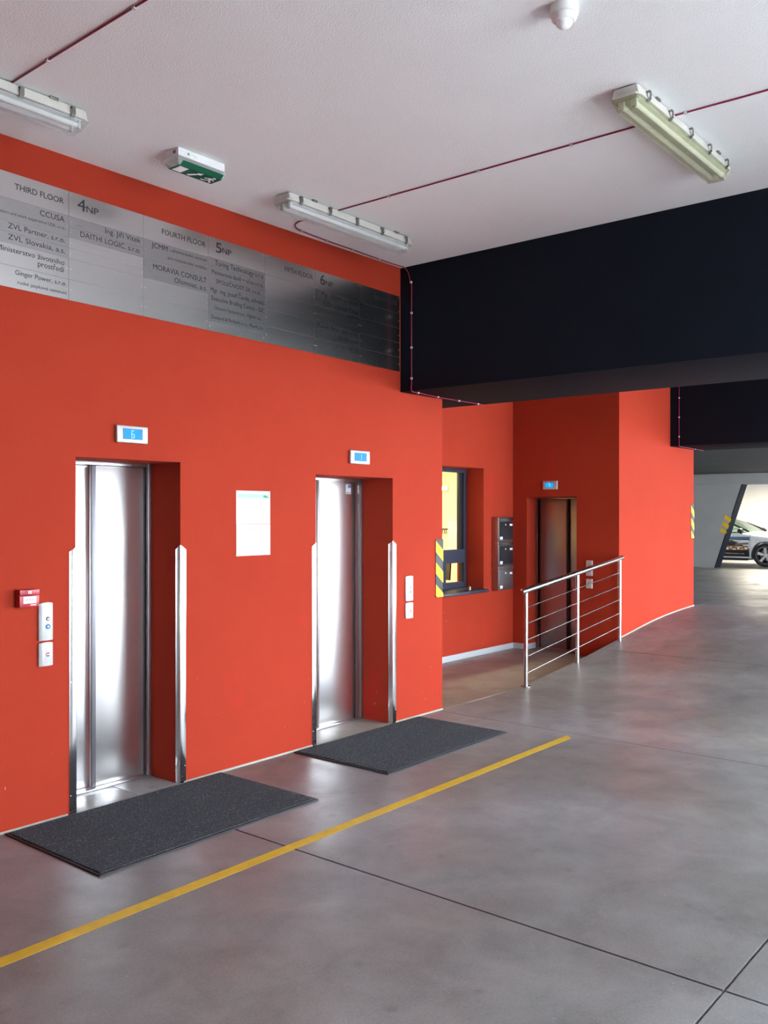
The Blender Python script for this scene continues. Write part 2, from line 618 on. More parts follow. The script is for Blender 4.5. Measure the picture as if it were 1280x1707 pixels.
# ---- end wall of the niche with the third lift
w = MB()
w.box(XE, 10.35, 5.858, 6.45, -0.3, ZT)
w.box(XE, 10.35, YW + 0.4, 5.168, -0.3, ZT)
w.box(XE, 10.35, 5.168, 5.858, 1.911, ZT)
w.box(10.30, 10.40, 5.1, 5.9, -0.3, 1.95)
structure(w.build('wall_end', 'red_plaster'), 'dark shaded red wall behind the railing with the third lift', 'wall')
w = MB()
w.box(XE, XF, YW, YW + 0.4, -0.3, ZT)
w.box(XF - 0.4, XF, YW + 0.4, 16.2, -0.3, ZT)
structure(w.build('wall_right', 'red_plaster'), 'bright red wall section to the right of the railing', 'wall')

# ---- thin pale unpainted strip along the foot of the walls
t = MB().box(-12, 2.815, YW - 0.006, YW + 0.01, 0.0, 0.014).box(3.625, 4.795, YW - 0.006, YW + 0.01, 0.0, 0.014).box(5.765, XC + 0.006, YW - 0.006, YW + 0.01, 0.0, 0.014)
structure(t.build('trim_1', 'pale_plaster', bevel=0.003), 'thin pale unpainted strip along the foot of the lift wall', 'trim')
t = MB().loft([[(x, YW - 0.005, zf(x) - 0.02), (x, YW + 0.01, zf(x) - 0.02), (x, YW + 0.01, zf(x) + 0.014), (x, YW - 0.005, zf(x) + 0.014)] for x in [XE + 0.003 + (XF - XE) * k / 16 for k in range(17)]])
structure(t.build('trim_2', 'pale_plaster'), 'thin pale strip curving up along the foot of the right red wall', 'trim')
b = MB().box(XC + 0.01, XE, YN - 0.012, YN, 0.0, 0.07)
structure(b.build('baseboard_niche', 'white_skirting', bevel=0.003), 'white skirting board along the niche wall below the window', 'baseboard')
b = MB().box(XE - 0.012, XE, 5.86, YN - 0.0125, 0.0, 0.07).box(XE, 10.155, 5.846, 5.858, 0.0, 0.07)
structure(b.build('baseboard_end', 'white_skirting', bevel=0.003), 'short white skirting board turning into the third lift recess', 'baseboard')

# ---- ceilings and beams
c = MB().box(-12, 5.95, YE, YW + 1.9, ZC, ZC + 0.3)
structure(c.build('ceiling', 'ceiling_plaster'), 'white rough plastered ceiling above the lift lobby', 'ceiling')
c = MB().box(5.95, 11.7, YE, YW + 1.9, ZC, ZC + 0.3)
structure(c.build('ceiling_middle', 'charcoal_ceiling'), 'unseen ceiling between the two black beams, darkened to cut bounce light', 'ceiling')  # out of view; coloured dark to cut bounce onto the end wall
c = MB().box(12.5, 30.3, YE, 16.2, 2.75, 3.4)
structure(c.build('ceiling_low', 'charcoal_ceiling'), 'low charcoal ceiling of the parking area beyond the beams', 'ceiling')
b = MB().box(5.83, 6.98, YE, YN, 2.70, ZC)
structure(b.build('ceiling_beam', 'black_paint', bevel=0.004), 'huge matt black beam crossing below the white ceiling', 'beam')
b = MB().box(11.476, 12.5, YE, YW, 2.58, ZC)
structure(b.build('ceiling_beam', 'black_paint', bevel=0.004), 'black beam at the far end of the right red wall', 'beam')
b = MB().box(23.9, 24.6, YE, 16, 2.475, 2.75)
structure(b.build('lintel_beam', 'grey_concrete', bevel=0.004), 'distant grey lintel beam above the parked car', 'beam')

# ---- far parking area
w = MB().loft([[(24.07, 8.52, 0.2), (24.07, 16, 0.2), (24.07, 16, 2.475), (24.07, 7.79, 2.475)], [(24.47, 8.52, 0.2), (24.47, 16, 0.2), (24.47, 16, 2.475), (24.47, 7.79, 2.475)]])
w = w.build('wall_far', 'grey_concrete')
structure(w, 'distant grey concrete wall with a slanted end', 'wall')
MB().loft([[(24.069, 8.522, 0.2), (24.069, 8.50, 0.2), (24.069, 7.77, 2.475), (24.069, 7.792, 2.475)], [(24.471, 8.522, 0.2), (24.471, 8.50, 0.2), (24.471, 7.77, 2.475), (24.471, 7.792, 2.475)]]).build('end_facing', 'black_paint', w)
structure(MB().box(30, 30.3, YE, 16.2, -0.3, 3.4).build('wall_back', 'cream_wall'), 'cream wall behind the parked car', 'wall')
structure(MB().box(XF - 0.4, 30.3, 16, 16.3, -0.3, 3.4).build('wall_deep', 'cream_wall'), 'cream wall deep inside the parking area', 'wall')
structure(MB().box(-12, 2.4, YE - 0.3, YE, -0.3, ZT).build('wall_side_blocker', 'grey_concrete'), 'unseen grey concrete wall added right of the viewer to limit daylight', 'wall')  # unseen wall, added so daylight enters only further along
structure(MB().box(4.7, 6.95, YE - 0.3, YE, -0.3, ZT).build('wall_added_pier', 'grey_concrete'), 'unseen concrete pier added at the open side to hold back daylight', 'wall')  # added pier, out of view, keeps daylight off the dark end wall
structure(MB().box(-12.3, -12, YE - 0.3, 6.3, -0.3, ZT).build('wall_behind', 'charcoal_ceiling'), 'dark concrete wall closing the lobby behind the viewer', 'wall')

# ================================================================== LIFT DOORS
def lift_door(idx, x0, x1, yd, ztop, seams, label):
    """door front in plane y = yd between x0 and x1"""
    r = thing('door_%d' % idx, ((x0 + x1) / 2, yd, 0), label, 'lift door', kind='structure')
    # steel frame lining the back of the recess
    MB().box(x0, x0 + 0.03, yd, yd + 0.10, 0, ztop).build('jamb', 'frame_steel', r, bevel=0.002)
    MB().box(x1 - 0.026, x1, yd - 0.01, yd + 0.10, 0, ztop).build('jamb', 'frame_steel', r, bevel=0.002)
    MB().box(x0 + 0.03, x1 - 0.026, yd, yd + 0.10, ztop - 0.022, ztop).build('header', 'frame_steel', r, bevel=0.002)
    MB().box(x0 + 0.03, x1 - 0.026, yd - 0.015, yd + 0.10, 0.0, 0.012).build('sill', 'frame_steel', r, bevel=0.002)
    return r


d1 = lift_door(1, 2.866, 3.60, 4.925, 2.026, [], 'brushed steel lift door with two leaves behind the larger left doormat')
p = MB().box(2.90, 3.185, 4.975, 5.00, 0.014, 2.0).build('door_panel', 'door_steel', d1, bevel=0.002)
p = MB().box(3.178, 3.566, 4.95, 4.972, 0.014, 2.0).build('door_panel', 'door_steel', d1, bevel=0.002)
MB().box(3.176, 3.204, 4.940, 4.951, 0.014, 2.0).build('edge_strip', 'button_dark', p, bevel=0.002)
MB().box(3.562, 3.570, 4.945, 4.9505, 0.014, 2.0).build('shadow_gap', 'gasket_black', p)

d2 = lift_door(2, 4.83, 5.73, 4.945, 1.991, [], 'brushed steel lift door beside the end of the red wall')
p = MB().box(4.87, 5.245, 4.985, 5.005, 0.014, 1.968).build('door_panel', 'door_steel', d2, bevel=0.002)
p = MB().box(5.232, 5.652, 4.965, 4.983, 0.014, 1.968).build('door_panel', 'door_steel', d2, bevel=0.002)
MB().box(5.646, 5.654, 4.955, 4.966, 0.014, 1.968).build('shadow_gap', 'gasket_black', p)
MB().box(5.655, 5.704, 4.952, 5.00, 0.014, 1.968).build('edge_strip', 'frame_steel', d2, bevel=0.002)
s = MB().box(5.545, 5.61, 4.9640, 4.965, 1.865, 1.945).build('sticker', 'sticker_grey', p)
MB().box(5.572, 5.607, 4.9630, 4.9642, 1.915, 1.94).build('sticker_print', 'sticker_blue', s)
MB().box(5.552, 5.600, 4.9630, 4.9642, 1.872, 1.878).build('sticker_print', 'sticker_blue', s)
MB().box(5.675, 5.695, 4.9505, 4.9525, 1.87, 1.94).build('plate', 'sticker_grey', d2)

# third lift, facing -X
d3 = thing('door_3', (10.17, 5.51, 0), 'shaded steel lift door behind the railing', 'lift door', kind='structure')
MB().box(10.165, 10.27, 5.828, 5.858, 0, 1.911).build('jamb', 'door_steel_dark', d3, bevel=0.002)
MB().box(10.165, 10.27, 5.168, 5.198, 0, 1.911).build('jamb', 'door_steel_dark', d3, bevel=0.002)
MB().box(10.165, 10.27, 5.198, 5.828, 1.889, 1.911).build('header', 'door_steel_dark', d3, bevel=0.002)
MB().box(10.15, 10.27, 5.198, 5.828, 0.0, 0.012).build('sill', 'door_steel_dark', d3, bevel=0.002)
p = MB().box(10.185, 10.205, 5.405, 5.805, 0.014, 1.885).build('door_panel', 'door_steel_dark', d3, bevel=0.002)
p2 = MB().box(10.212, 10.232, 5.20, 5.42, 0.014, 1.885).build('door_panel', 'door_steel_dark', d3, bevel=0.002)
MB().box(10.180, 10.186, 5.403, 5.428, 0.014, 1.885).build('edge_strip', 'gasket_black', p)
MB().box(10.180, 10.186, 5.797, 5.807, 0.014, 1.885).build('edge_strip', 'gasket_black', p)


# ================================================================== CORNER GUARDS
def guard(xc, z1, side, label):
    """L-profile on the vertical edge at (xc, YW); side = +1: front leg runs towards +X"""
    a, t = 0.042, 0.004
    r = thing('corner_guard', (xc, YW, 0), label, 'corner guard', 'stainless corner guards on the lift recesses')
    xa, xb = (xc, xc + side * a)
    lo, hi = min(xa, xb), max(xa, xb)
    zl, zr = (z1, z1 - 0.028) if side > 0 else (z1 - 0.028, z1)
    MB().loft([[(lo, YW - t, 0), (hi, YW - t, 0), (hi, YW - t, zr), (lo, YW - t, zl)], [(lo, YW, 0), (hi, YW, 0), (hi, YW, zr), (lo, YW, zl)]]).build('front_leg', 'guard_steel', r, bevel=0.001)
    x0, x1 = (xc - t, xc) if side > 0 else (xc, xc + t)
    MB().loft([[(x0, YW - t, 0), (x0, YW + a, 0), (x0, YW + a, z1 - 0.028), (x0, YW - t, z1)], [(x1, YW - t, 0), (x1, YW + a, 0), (x1, YW + a, z1 - 0.028), (x1, YW - t, z1)]]).build('side_leg', 'guard_steel', r, bevel=0.001)
    for z in (0.11, 0.75, z1 - 0.09):
        xs = x0 if side > 0 else x1
        MB().lathe((xs - 0.0015 * side if side > 0 else xs, YW + 0.022, z), 'x', [(0.0035, 0), (0.0035, 0.0015)], 10).build('screw', 'screw_steel', r)
        MB().lathe(((lo + hi) / 2 + side * 0.012, YW - t - 0.0012, z), 'y', [(0.0035, 0), (0.0035, 0.0015)], 10).build('screw', 'screw_steel', r)
    return r


guard(2.866, 1.514, -1, 'tall stainless corner guard at the left edge of the left lift')
guard(3.600, 1.505, 1, 'tall stainless corner guard at the right edge of the left lift')
guard(4.83, 1.490, -1, 'tall stainless corner guard at the left edge of the second lift')
guard(5.73, 1.483, 1, 'tall stainless corner guard between second lift and its call panels')


# ================================================================== FLOOR INDICATORS
def seg_digit(ch):
    S = {'6': 'afgedc', '1': 'bc', '7': 'abc'}
    return S[ch]


def indicator_x(x0, x1, z0, z1, digit, label):
    """on the lift wall, facing -Y"""
    r = thing('floor_indicator', ((x0 + x1) / 2, YW, z0), label, 'floor display', 'lift floor indicators')
    MB().box(x0, x1, YW - 0.024, YW, z0, z1).build('housing', 'silver_plastic', r, bevel=0.008, seg=3)
    wx, hz = x1 - x0, z1 - z0
    sx0, sx1 = x0 + 0.20 * wx, x1 - 0.20 * wx
    sz0, sz1 = z0 + 0.24 * hz, z1 - 0.20 * hz
    MB().box(sx0 - 0.003, sx1 + 0.003, YW - 0.0248, YW - 0.02, sz0 - 0.003, sz1 + 0.003).build('bezel', 'window_navy', r)
    sc = MB().box(sx0, sx1, YW - 0.0255, YW - 0.02, sz0, sz1).build('screen', 'screen_blue', r)
    cx, cz = (sx0 + sx1) / 2, (sz0 + sz1) / 2
    a, h, t = 0.009, 0.021, 0.0016
    seg = {'a': (-a, a, h - t, h + t), 'g': (-a, a, -t, t), 'd': (-a, a, -h - t, -h + t),
           'f': (-a - t, -a + t, 0, h), 'b': (a - t, a + t, 0, h), 'e': (-a - t, -a + t, -h, 0), 'c': (a - t, a + t, -h, 0)}
    mb = MB()
    for s in seg_digit(digit):
        q = seg[s]
        mb.box(cx + q[0], cx + q[1], YW - 0.0262, YW - 0.0254, cz + q[2], cz + q[3])
    mb.build('digit', 'digit_glow', sc)
    return r


indicator_x(3.122, 3.341, 2.123, 2.226, '6', 'lift floor display showing 6 above the left lift')
indicator_x(5.192, 5.419, 2.086, 2.191, '1', 'lift floor display showing 1 above the second lift')
# third one on the dark wall
r = thing('floor_indicator', (XE, 5.52, 2.0), 'small lift floor display showing 7 on the dark red wall', 'floor display', 'lift floor indicators')
MB().box(XE - 0.024, XE, 5.42, 5.619, 2.002, 2.109).build('housing', 'silver_plastic', r, bevel=0.008, seg=3)
MB().box(XE - 0.0248, XE - 0.02, 5.468, 5.588, 2.025, 2.088).build('bezel', 'window_navy', r)
sc = MB().box(XE - 0.0255, XE - 0.02, 5.471, 5.585, 2.028, 2.085).build('screen', 'screen_blue', r)
MB().box(XE - 0.0262, XE - 0.0254, 5.518, 5.540, 2.074, 2.078).box(XE - 0.0262, XE - 0.0254, 5.518, 5.522, 2.034, 2.076).build('digit', 'digit_glow', sc)


# ================================================================== CALL PANELS
def plate_curved(mb, x0, x1, z0, z1, d):
    """gently bowed plate, facing -Y, with a rounded top edge"""
    rings = []
    n = 8
    for k in range(n + 1):
        u = k / n
        x = x0 + (x1 - x0) * u
        bow = math.sqrt(max(0.0, 1 - (2 * u - 1) ** 2 * 0.75))
        y = YW - d * bow
        rise = 0.006 * (1 - (2 * u - 1) ** 2)
        rings.append([(x, y, z0), (x, YW, z0), (x, YW, z1 + rise), (x, y, z1 + rise)])
    return mb.loft(rings)


def button(mb, x, z, rad, y):
    return mb.lathe((x, y, z), 'y', [(rad, 0.004), (rad, 0.0), (rad * 0.7, -0.003), (0.0, -0.003)], 20)


def call_pair(x0, x1, za0, za1, zb0, zb1, bx, bz, kz, lit, la, lb):
    r = thing('call_panel', ((x0 + x1) / 2, YW, za0), la, 'call panel', 'lift call panels')
    plate_curved(MB(), x0, x1, za0, za1, 0.022).build('plate', 'call_plate_white', r, bevel=0.003)
    for i, z in enumerate(bz):
        b = button(MB(), bx, z, 0.0125, YW - 0.0215).build('button', 'button_dark', r)
        if i == 1 and lit:
            MB().lathe((bx, YW - 0.0222, z), 'y', [(0.0128, 0.001), (0.0155, 0.001), (0.0155, -0.0005), (0.0128, -0.0005), (0.0128, 0.001)], 24, caps=False).build('glow_ring', 'led_blue', b)
        s = 1 if i == 0 else -1
        MB().prism([(bx - 0.006, z - 0.004 * s), (bx + 0.006, z - 0.004 * s), (bx, z + 0.006 * s)], 'y', YW - 0.0255, YW - 0.0247).build('arrow', 'white_plastic', b)
    r2 = thing('key_switch', ((x0 + x1) / 2, YW, zb0), lb, 'key switch', 'small switch plates under the call panels')
    plate_curved(MB(), x0, x1, zb0, zb1, 0.022).build('plate', 'call_plate_white', r2, bevel=0.003)
    b = button(MB(), bx, kz, 0.0125, YW - 0.0215).build('button', 'button_crimson', r2)
    MB().box(bx - 0.010, bx + 0.010, YW - 0.0255, YW - 0.0247, kz - 0.0025, kz + 0.0025).build('bar', 'white_plastic', b)


call_pair(2.634, 2.719, 1.005, 1.209, 0.865, 0.990, 2.683, (1.124, 1.081), 0.928, True,
          'white lift call panel with a blue lit button left of the left lift',
          'small white switch plate below the call panel with the blue lit button')
call_pair(5.888, 5.989, 0.982, 1.184, 0.838, 0.964, 5.945, (1.092, 1.058), 0.903, False,
          'white lift call panel with two dark buttons right of the second lift',
          'small white switch plate at the right end of the lift wall')
r = thing('call_panel', (XE, 4.99, 0.963), 'grey call panel on the dark wall behind the handrail', 'call panel', 'lift call panels')
MB().box(XE - 0.022, XE, 4.955, 5.034, 0.963, 1.146).build('plate', 'call_plate_white', r, bevel=0.005, seg=3)
for z in (1.075, 1.035):
    MB().lathe((XE - 0.0225, 4.995, z), 'x', [(0.011, 0.004), (0.011, 0), (0.008, -0.002), (0, -0.002)], 18).build('button', 'button_dark', r)
r = thing('key_switch', (XE, 4.99, 0.812), 'small grey switch plate on the dark wall behind the railing wires', 'key switch', 'small switch plates under the call panels')
MB().box(XE - 0.022, XE, 4.955, 5.034, 0.812, 0.923).build('plate', 'call_plate_white', r, bevel=0.005, seg=3)
MB().lathe((XE - 0.0225, 4.995, 0.868), 'x', [(0.011, 0.004), (0.011, 0), (0.008, -0.002), (0, -0.002)], 18).build('button', 'button_crimson', r)

# ================================================================== FIRE ALARM CALL POINT
r = thing('fire_alarm_call_point', (2.56, YW, 1.2), 'red fire alarm call point box with white break panel', 'fire alarm')
MB().box(2.502, 2.614, YW - 0.035, YW, 1.200, 1.294).build('back_box', 'alarm_red', r, bevel=0.004)
MB().box(2.502, 2.614, YW - 0.055, YW - 0.036, 1.264, 1.294).build('cover_top', 'alarm_red', r, bevel=0.003)
MB().box(2.502, 2.614, YW - 0.052, YW - 0.036, 1.200, 1.262).build('cover', 'alarm_red', r, bevel=0.003)
pn = MB().box(2.522, 2.596, YW - 0.054, YW - 0.05, 1.220, 1.258).build('break_panel', 'white_plastic', r)
for dx in (-0.016, 0, 0.016):
    MB().box(2.559 + dx - 0.004, 2.559 + dx + 0.004, YW - 0.0546, YW - 0.0538, 1.237, 1.242).build('mark', 'button_dark', pn)
MB().box(2.549, 2.568, YW - 0.0558, YW - 0.0548, 1.272, 1.287).build('house_symbol', 'white_plastic', r)
MB().box(2.555, 2.560, YW - 0.0564, YW - 0.0556, 1.276, 1.284).build('flame_symbol', 'alarm_red', r)
MB().box(2.562, 2.596, YW - 0.0526, YW - 0.0518, 1.2085, 1.213).build('lettering', 'white_plastic', r)
MB().box(2.598, 2.604, YW - 0.0556, YW - 0.0548, 1.281, 1.286).build('key_hole', 'button_dark', r)

# ================================================================== NOTICES
r = thing('paper_notice', (4.215, YW, 1.63), 'upper white paper notice with pale green header on the red wall', 'notice', 'paper notices between the lifts')
MB().box(4.060, 4.370, YW - 0.0025, YW - 0.0005, 1.633, 1.858).build('sheet', 'paper', r)
MB().box(4.072, 4.360, YW - 0.0032, YW - 0.0024, 1.808, 1.838).build('header_band', 'paper_green_tint', r)
MB().prism([(4.308, 1.815), (4.338, 1.811), (4.347, 1.822), (4.320, 1.829), (4.304, 1.826)], 'y', YW - 0.0038, YW - 0.0031).build('logo', 'ink_green', r)
MB().prism([(4.347, 1.820), (4.352, 1.820), (4.358, 1.806), (4.353, 1.806)], 'y', YW - 0.0038, YW - 0.0031).build('logo', 'ink_green', r)
for (a, b, z) in ((4.09, 4.15, 1.755), (4.10, 4.31, 1.738), (4.09, 4.145, 1.745), (4.26, 4.30, 1.752), (4.17, 4.21, 1.672)):
    MB().box(a, b, YW - 0.0032, YW - 0.0024, z, z + 0.005).build('text_line', 'ink_faint', r)
r = thing('paper_notice', (4.215, YW, 1.415), 'lower white paper notice of faint writing on the red wall', 'notice', 'paper notices between the lifts')
MB().box(4.062, 4.371, YW - 0.0025, YW - 0.0005, 1.418, 1.6305).build('sheet', 'paper', r)
MB().box(4.074, 4.136, YW - 0.0032, YW - 0.0024, 1.6255, 1.6285).build('text_line', 'button_dark', r)
for (a, b, z, mt) in ((4.15, 4.29, 1.604, 'ink_pink'), (4.16, 4.25, 1.594, 'ink_pink'), (4.09, 4.15, 1.567, 'ink_faint'), (4.10, 4.20, 1.545, 'ink_faint'), (4.08, 4.14, 1.523, 'ink_faint'), (4.09, 4.19, 1.500, 'ink_faint'), (4.10, 4.14, 1.47, 'ink_faint'), (4.08, 4.13, 1.445, 'ink_faint'), (4.24, 4.33, 1.48, 'ink_faint')):
    MB().box(a, b, YW - 0.0032, YW - 0.0024, z, z + 0.005).build('text_line', mt, r)

# ================================================================== DIRECTORY BOARDS
ZTOP0, ZBOT0, SH = 3.519, 2.905, -0.0135


def zt(x):
    return ZTOP0 + SH * (x - 2.82)


def zb(x):
    return ZBOT0 + SH * (x - 2.82)


BOARD = {}
BLAB = {'A': 'steel directory board headed THIRD FLOOR at the left picture edge',
        'B': 'steel directory board headed 4NP and FOURTH FLOOR',
        'D': 'steel directory board headed 5NP and FIFTH FLOOR',
        'F': 'dim steel directory board headed 6NP beside the black beam'}
for k, x in (('A', 2.32), ('B', 3.32), ('D', 4.32), ('F', 5.32)):
    BOARD[k] = thing('directory_board', (x, YW, zb(x)), BLAB[k], 'sign', 'directory boards above the lifts')
for k, xa, xb in (('A', 1.82, 2.82), ('B', 2.82, 3.82), ('D', 3.82, 4.82), ('F', 4.82, 5.815)):
    MB().prism([(xa + 0.001, zt(xa) - 0.001), (xb - 0.001, zt(xb) - 0.001), (xb - 0.001, zb(xb) + 0.001), (xa + 0.001, zb(xa) + 0.001)], 'y', YW - 0.0012, YW - 0.0002).build('backing', 'button_dark', BOARD[k])
RB = [0.0, 0.230, 0.327, 0.424, 0.521, 0.618, 0.809, 1.0]
RC = [0.0, 0.230, 0.424, 0.618, 0.809, 1.0]
RD = [0.0, 0.223, 0.320, 0.417, 0.514, 0.611, 0.708, 0.805, 0.902, 1.0]
RA = [0.0, 0.230, 0.424, 0.521, 0.618, 0.809, 1.0]
RF = [0.0, 0.230, 0.327, 0.424, 0.618, 0.714, 0.809, 1.0]
PLATES = []
for (bk, x0, x1, rows, dull) in (('A', 1.82, 2.32, RA, (0, 1, 2)), ('A', 2.32, 2.82, RA, (1, 2, 3)), ('B', 2.82, 3.32, RB, (1, 2)), ('B', 3.32, 3.82, RC, (1, 2)),
                                 ('D', 3.82, 4.32, RD, (1, 2, 3, 4, 5, 6, 7)), ('D', 4.32, 4.82, RC, ()), ('F', 4.82, 5.32, RF, (1, 2, 4, 5)), ('F', 5.32, 5.815, RC, ())):
    r = BOARD[bk]
    for i in range(len(rows) - 1):
        g = 0.0009
        th = 0.004 + (0.0015 if i in dull else 0.0)

        def zz(x, fr):
            return zt(x) + (zb(x) - zt(x)) * fr
        xa, xb = x0 + g, x1 - g
        q = [(xa, zz(xa, rows[i]) - g), (xb, zz(xb, rows[i]) - g), (xb, zz(xb, rows[i + 1]) + g), (xa, zz(xa, rows[i + 1]) + g)]
        pl = MB().prism(q, 'y', YW - th, YW - 0.0003).build('plate', 'plate_steel_dull' if i in dull else 'plate_steel', r)
        PLATES.append((bk, x0, x1, min(p[1] for p in q), max(p[1] for p in q), pl, th))
        zm = (zz(xa, rows[i]) + zz(xa, rows[i + 1])) / 2
        for sx in (xa + 0.011, xb - 0.011):
            zo = zm + SH * (sx - xa)
            zs = (zo,) if i else (zo + 0.055, zo - 0.055)
            for z in zs:
                MB().lathe((sx, YW - th - 0.0012, z), 'y', [(0.0028, 0), (0.0028, 0.0015)], 8).build('screw', 'screw_steel', pl)
TEXT = [
    ('A', 'THIRD FLOOR', 2.500, 3.440, 2.788, 3.439, 0.033),
    ('A', 'CCUSA', 2.644, 3.333, 2.793, 3.339, 0.032),
    ('A', 'Counselors and work experience USA, s.r.o.', 2.353, 3.298, 2.796, 3.296, 0.018),
    ('A', 'ZVL Partner, s.r.o.', 2.461, 3.223, 2.796, 3.222, 0.030),
    ('A', 'ZVL Slovakia, a.s.', 2.461, 3.164, 2.796, 3.162, 0.030),
    ('A', 'Ministerstvo životního', 2.400, 3.093, 2.793, 3.102, 0.029),
    ('A', 'prostředí', 2.633, 3.054, 2.791, 3.057, 0.031),
    ('A', 'Ginger Power, s.r.o.', 2.502, 2.983, 2.805, 2.983, 0.026),
    ('A', 'ruské jazykové centrum', 2.516, 2.934, 2.806, 2.936, 0.019),
    ('B', '4', 2.875, 3.427, 2.927, 3.428, 0.070),
    ('B', 'NP', 2.933, 3.427, 3.010, 3.431, 0.038),
    ('B', 'Ing. Jiří Vítek', 3.054, 3.334, 3.298, 3.338, 0.033),
    ('B', 'DAITHI LOGIC, s.r.o.', 2.892, 3.274, 3.298, 3.279, 0.032),
    ('B', 'FOURTH FLOOR', 3.457, 3.425, 3.798, 3.429, 0.034),
    ('B', 'JCMM -', 3.378, 3.326, 3.528, 3.333, 0.032),
    ('B', 'jihomoravské centrum', 3.535, 3.334, 3.805, 3.333, 0.020),
    ('B', 'pro mezinárodní mobilitu', 3.500, 3.281, 3.805, 3.282, 0.020),
    ('B', 'MORAVIA CONSULT', 3.390, 3.194, 3.805, 3.200, 0.034),
    ('B', 'Olomouc, a.s.', 3.550, 3.145, 3.805, 3.147, 0.033),
    ('D', '5', 3.884, 3.411, 3.933, 3.415, 0.068),
    ('D', 'NP', 3.939, 3.413, 4.016, 3.419, 0.038),
    ('D', 'Turing Technology s.r.o.', 3.875, 3.319, 4.313, 3.327, 0.035),
    ('D', 'Meitnerová daně + účto s.r.o.', 3.847, 3.263, 4.300, 3.262, 0.030),
    ('D', 'SPOLEČNOST-24, s.r.o.', 3.884, 3.207, 4.277, 3.206, 0.028),
    ('D', 'Mgr. Ing. Josef Čarda, advokát', 3.837, 3.143, 4.318, 3.145, 0.030),
    ('D', 'Executive Briefing Centre - DC', 3.847, 3.090, 4.310, 3.091, 0.030),
    ('D', 'Unicorn Systems a.s., Vigour a.s.', 3.872, 3.035, 4.284, 3.034, 0.025),
    ('D', 'Deckard & Penfield s.r.o., Plus4U a.s.', 3.844, 2.971, 4.310, 2.971, 0.025),
    ('D', 'FIFTH FLOOR', 4.512, 3.414, 4.795, 3.417, 0.036),
    ('F', '6', 4.875, 3.396, 4.924, 3.397, 0.077),
    ('F', 'NP', 4.932, 3.398, 5.011, 3.402, 0.038),
    ('F', 'Mgr. Alžběta Jurtíková', 4.888, 3.311, 5.301, 3.313, 0.034),
    ('F', 'JUDr. Lubomír Činka', 4.906, 3.243, 5.296, 3.243, 0.034),
    ('F', 'JMK -', 4.852, 3.186, 4.970, 3.190, 0.031),
    ('F', 'Jihomoravské muzeum', 4.998, 3.191, 5.296, 3.196, 0.020),
    ('F', 'centrum na podporu a organizaci', 4.834, 3.142, 5.296, 3.149, 0.020),
    ('F', 'Kámen Brno, spol. s r.o.', 4.848, 3.074, 5.296, 3.073, 0.034),
    ('F', 'EKZA, s.r.o.', 5.077, 3.015, 5.296, 3.012, 0.033),
    ('F', 'ATEQ', 5.182, 2.934, 5.296, 2.934, 0.034),
    ('F', 'SIXTH FLOOR', 5.498, 3.398, 5.787, 3.402, 0.036),
]
for (bk, s, xa, za, xb, zb_, ch) in TEXT:
    zc = (za + zb_) / 2
    best = None
    for P in PLATES:
        if P[0] == bk and P[1] - 0.02 <= (xa + xb) / 2 <= P[2] + 0.02:
            d = abs((P[3] + P[4]) / 2 - (zc + ch / 2)) - (P[4] - P[3]) / 2
            if best is None or d < best[0]:
                best = (d, P)
    P = best[1]
    text_mesh('lettering', s, 'lettering_black', P[5], ch, 'y-', (xa, YW - P[6] - 0.0006, zc - SH * (xb - xa) * 0.5), xb - xa, shear=SH)

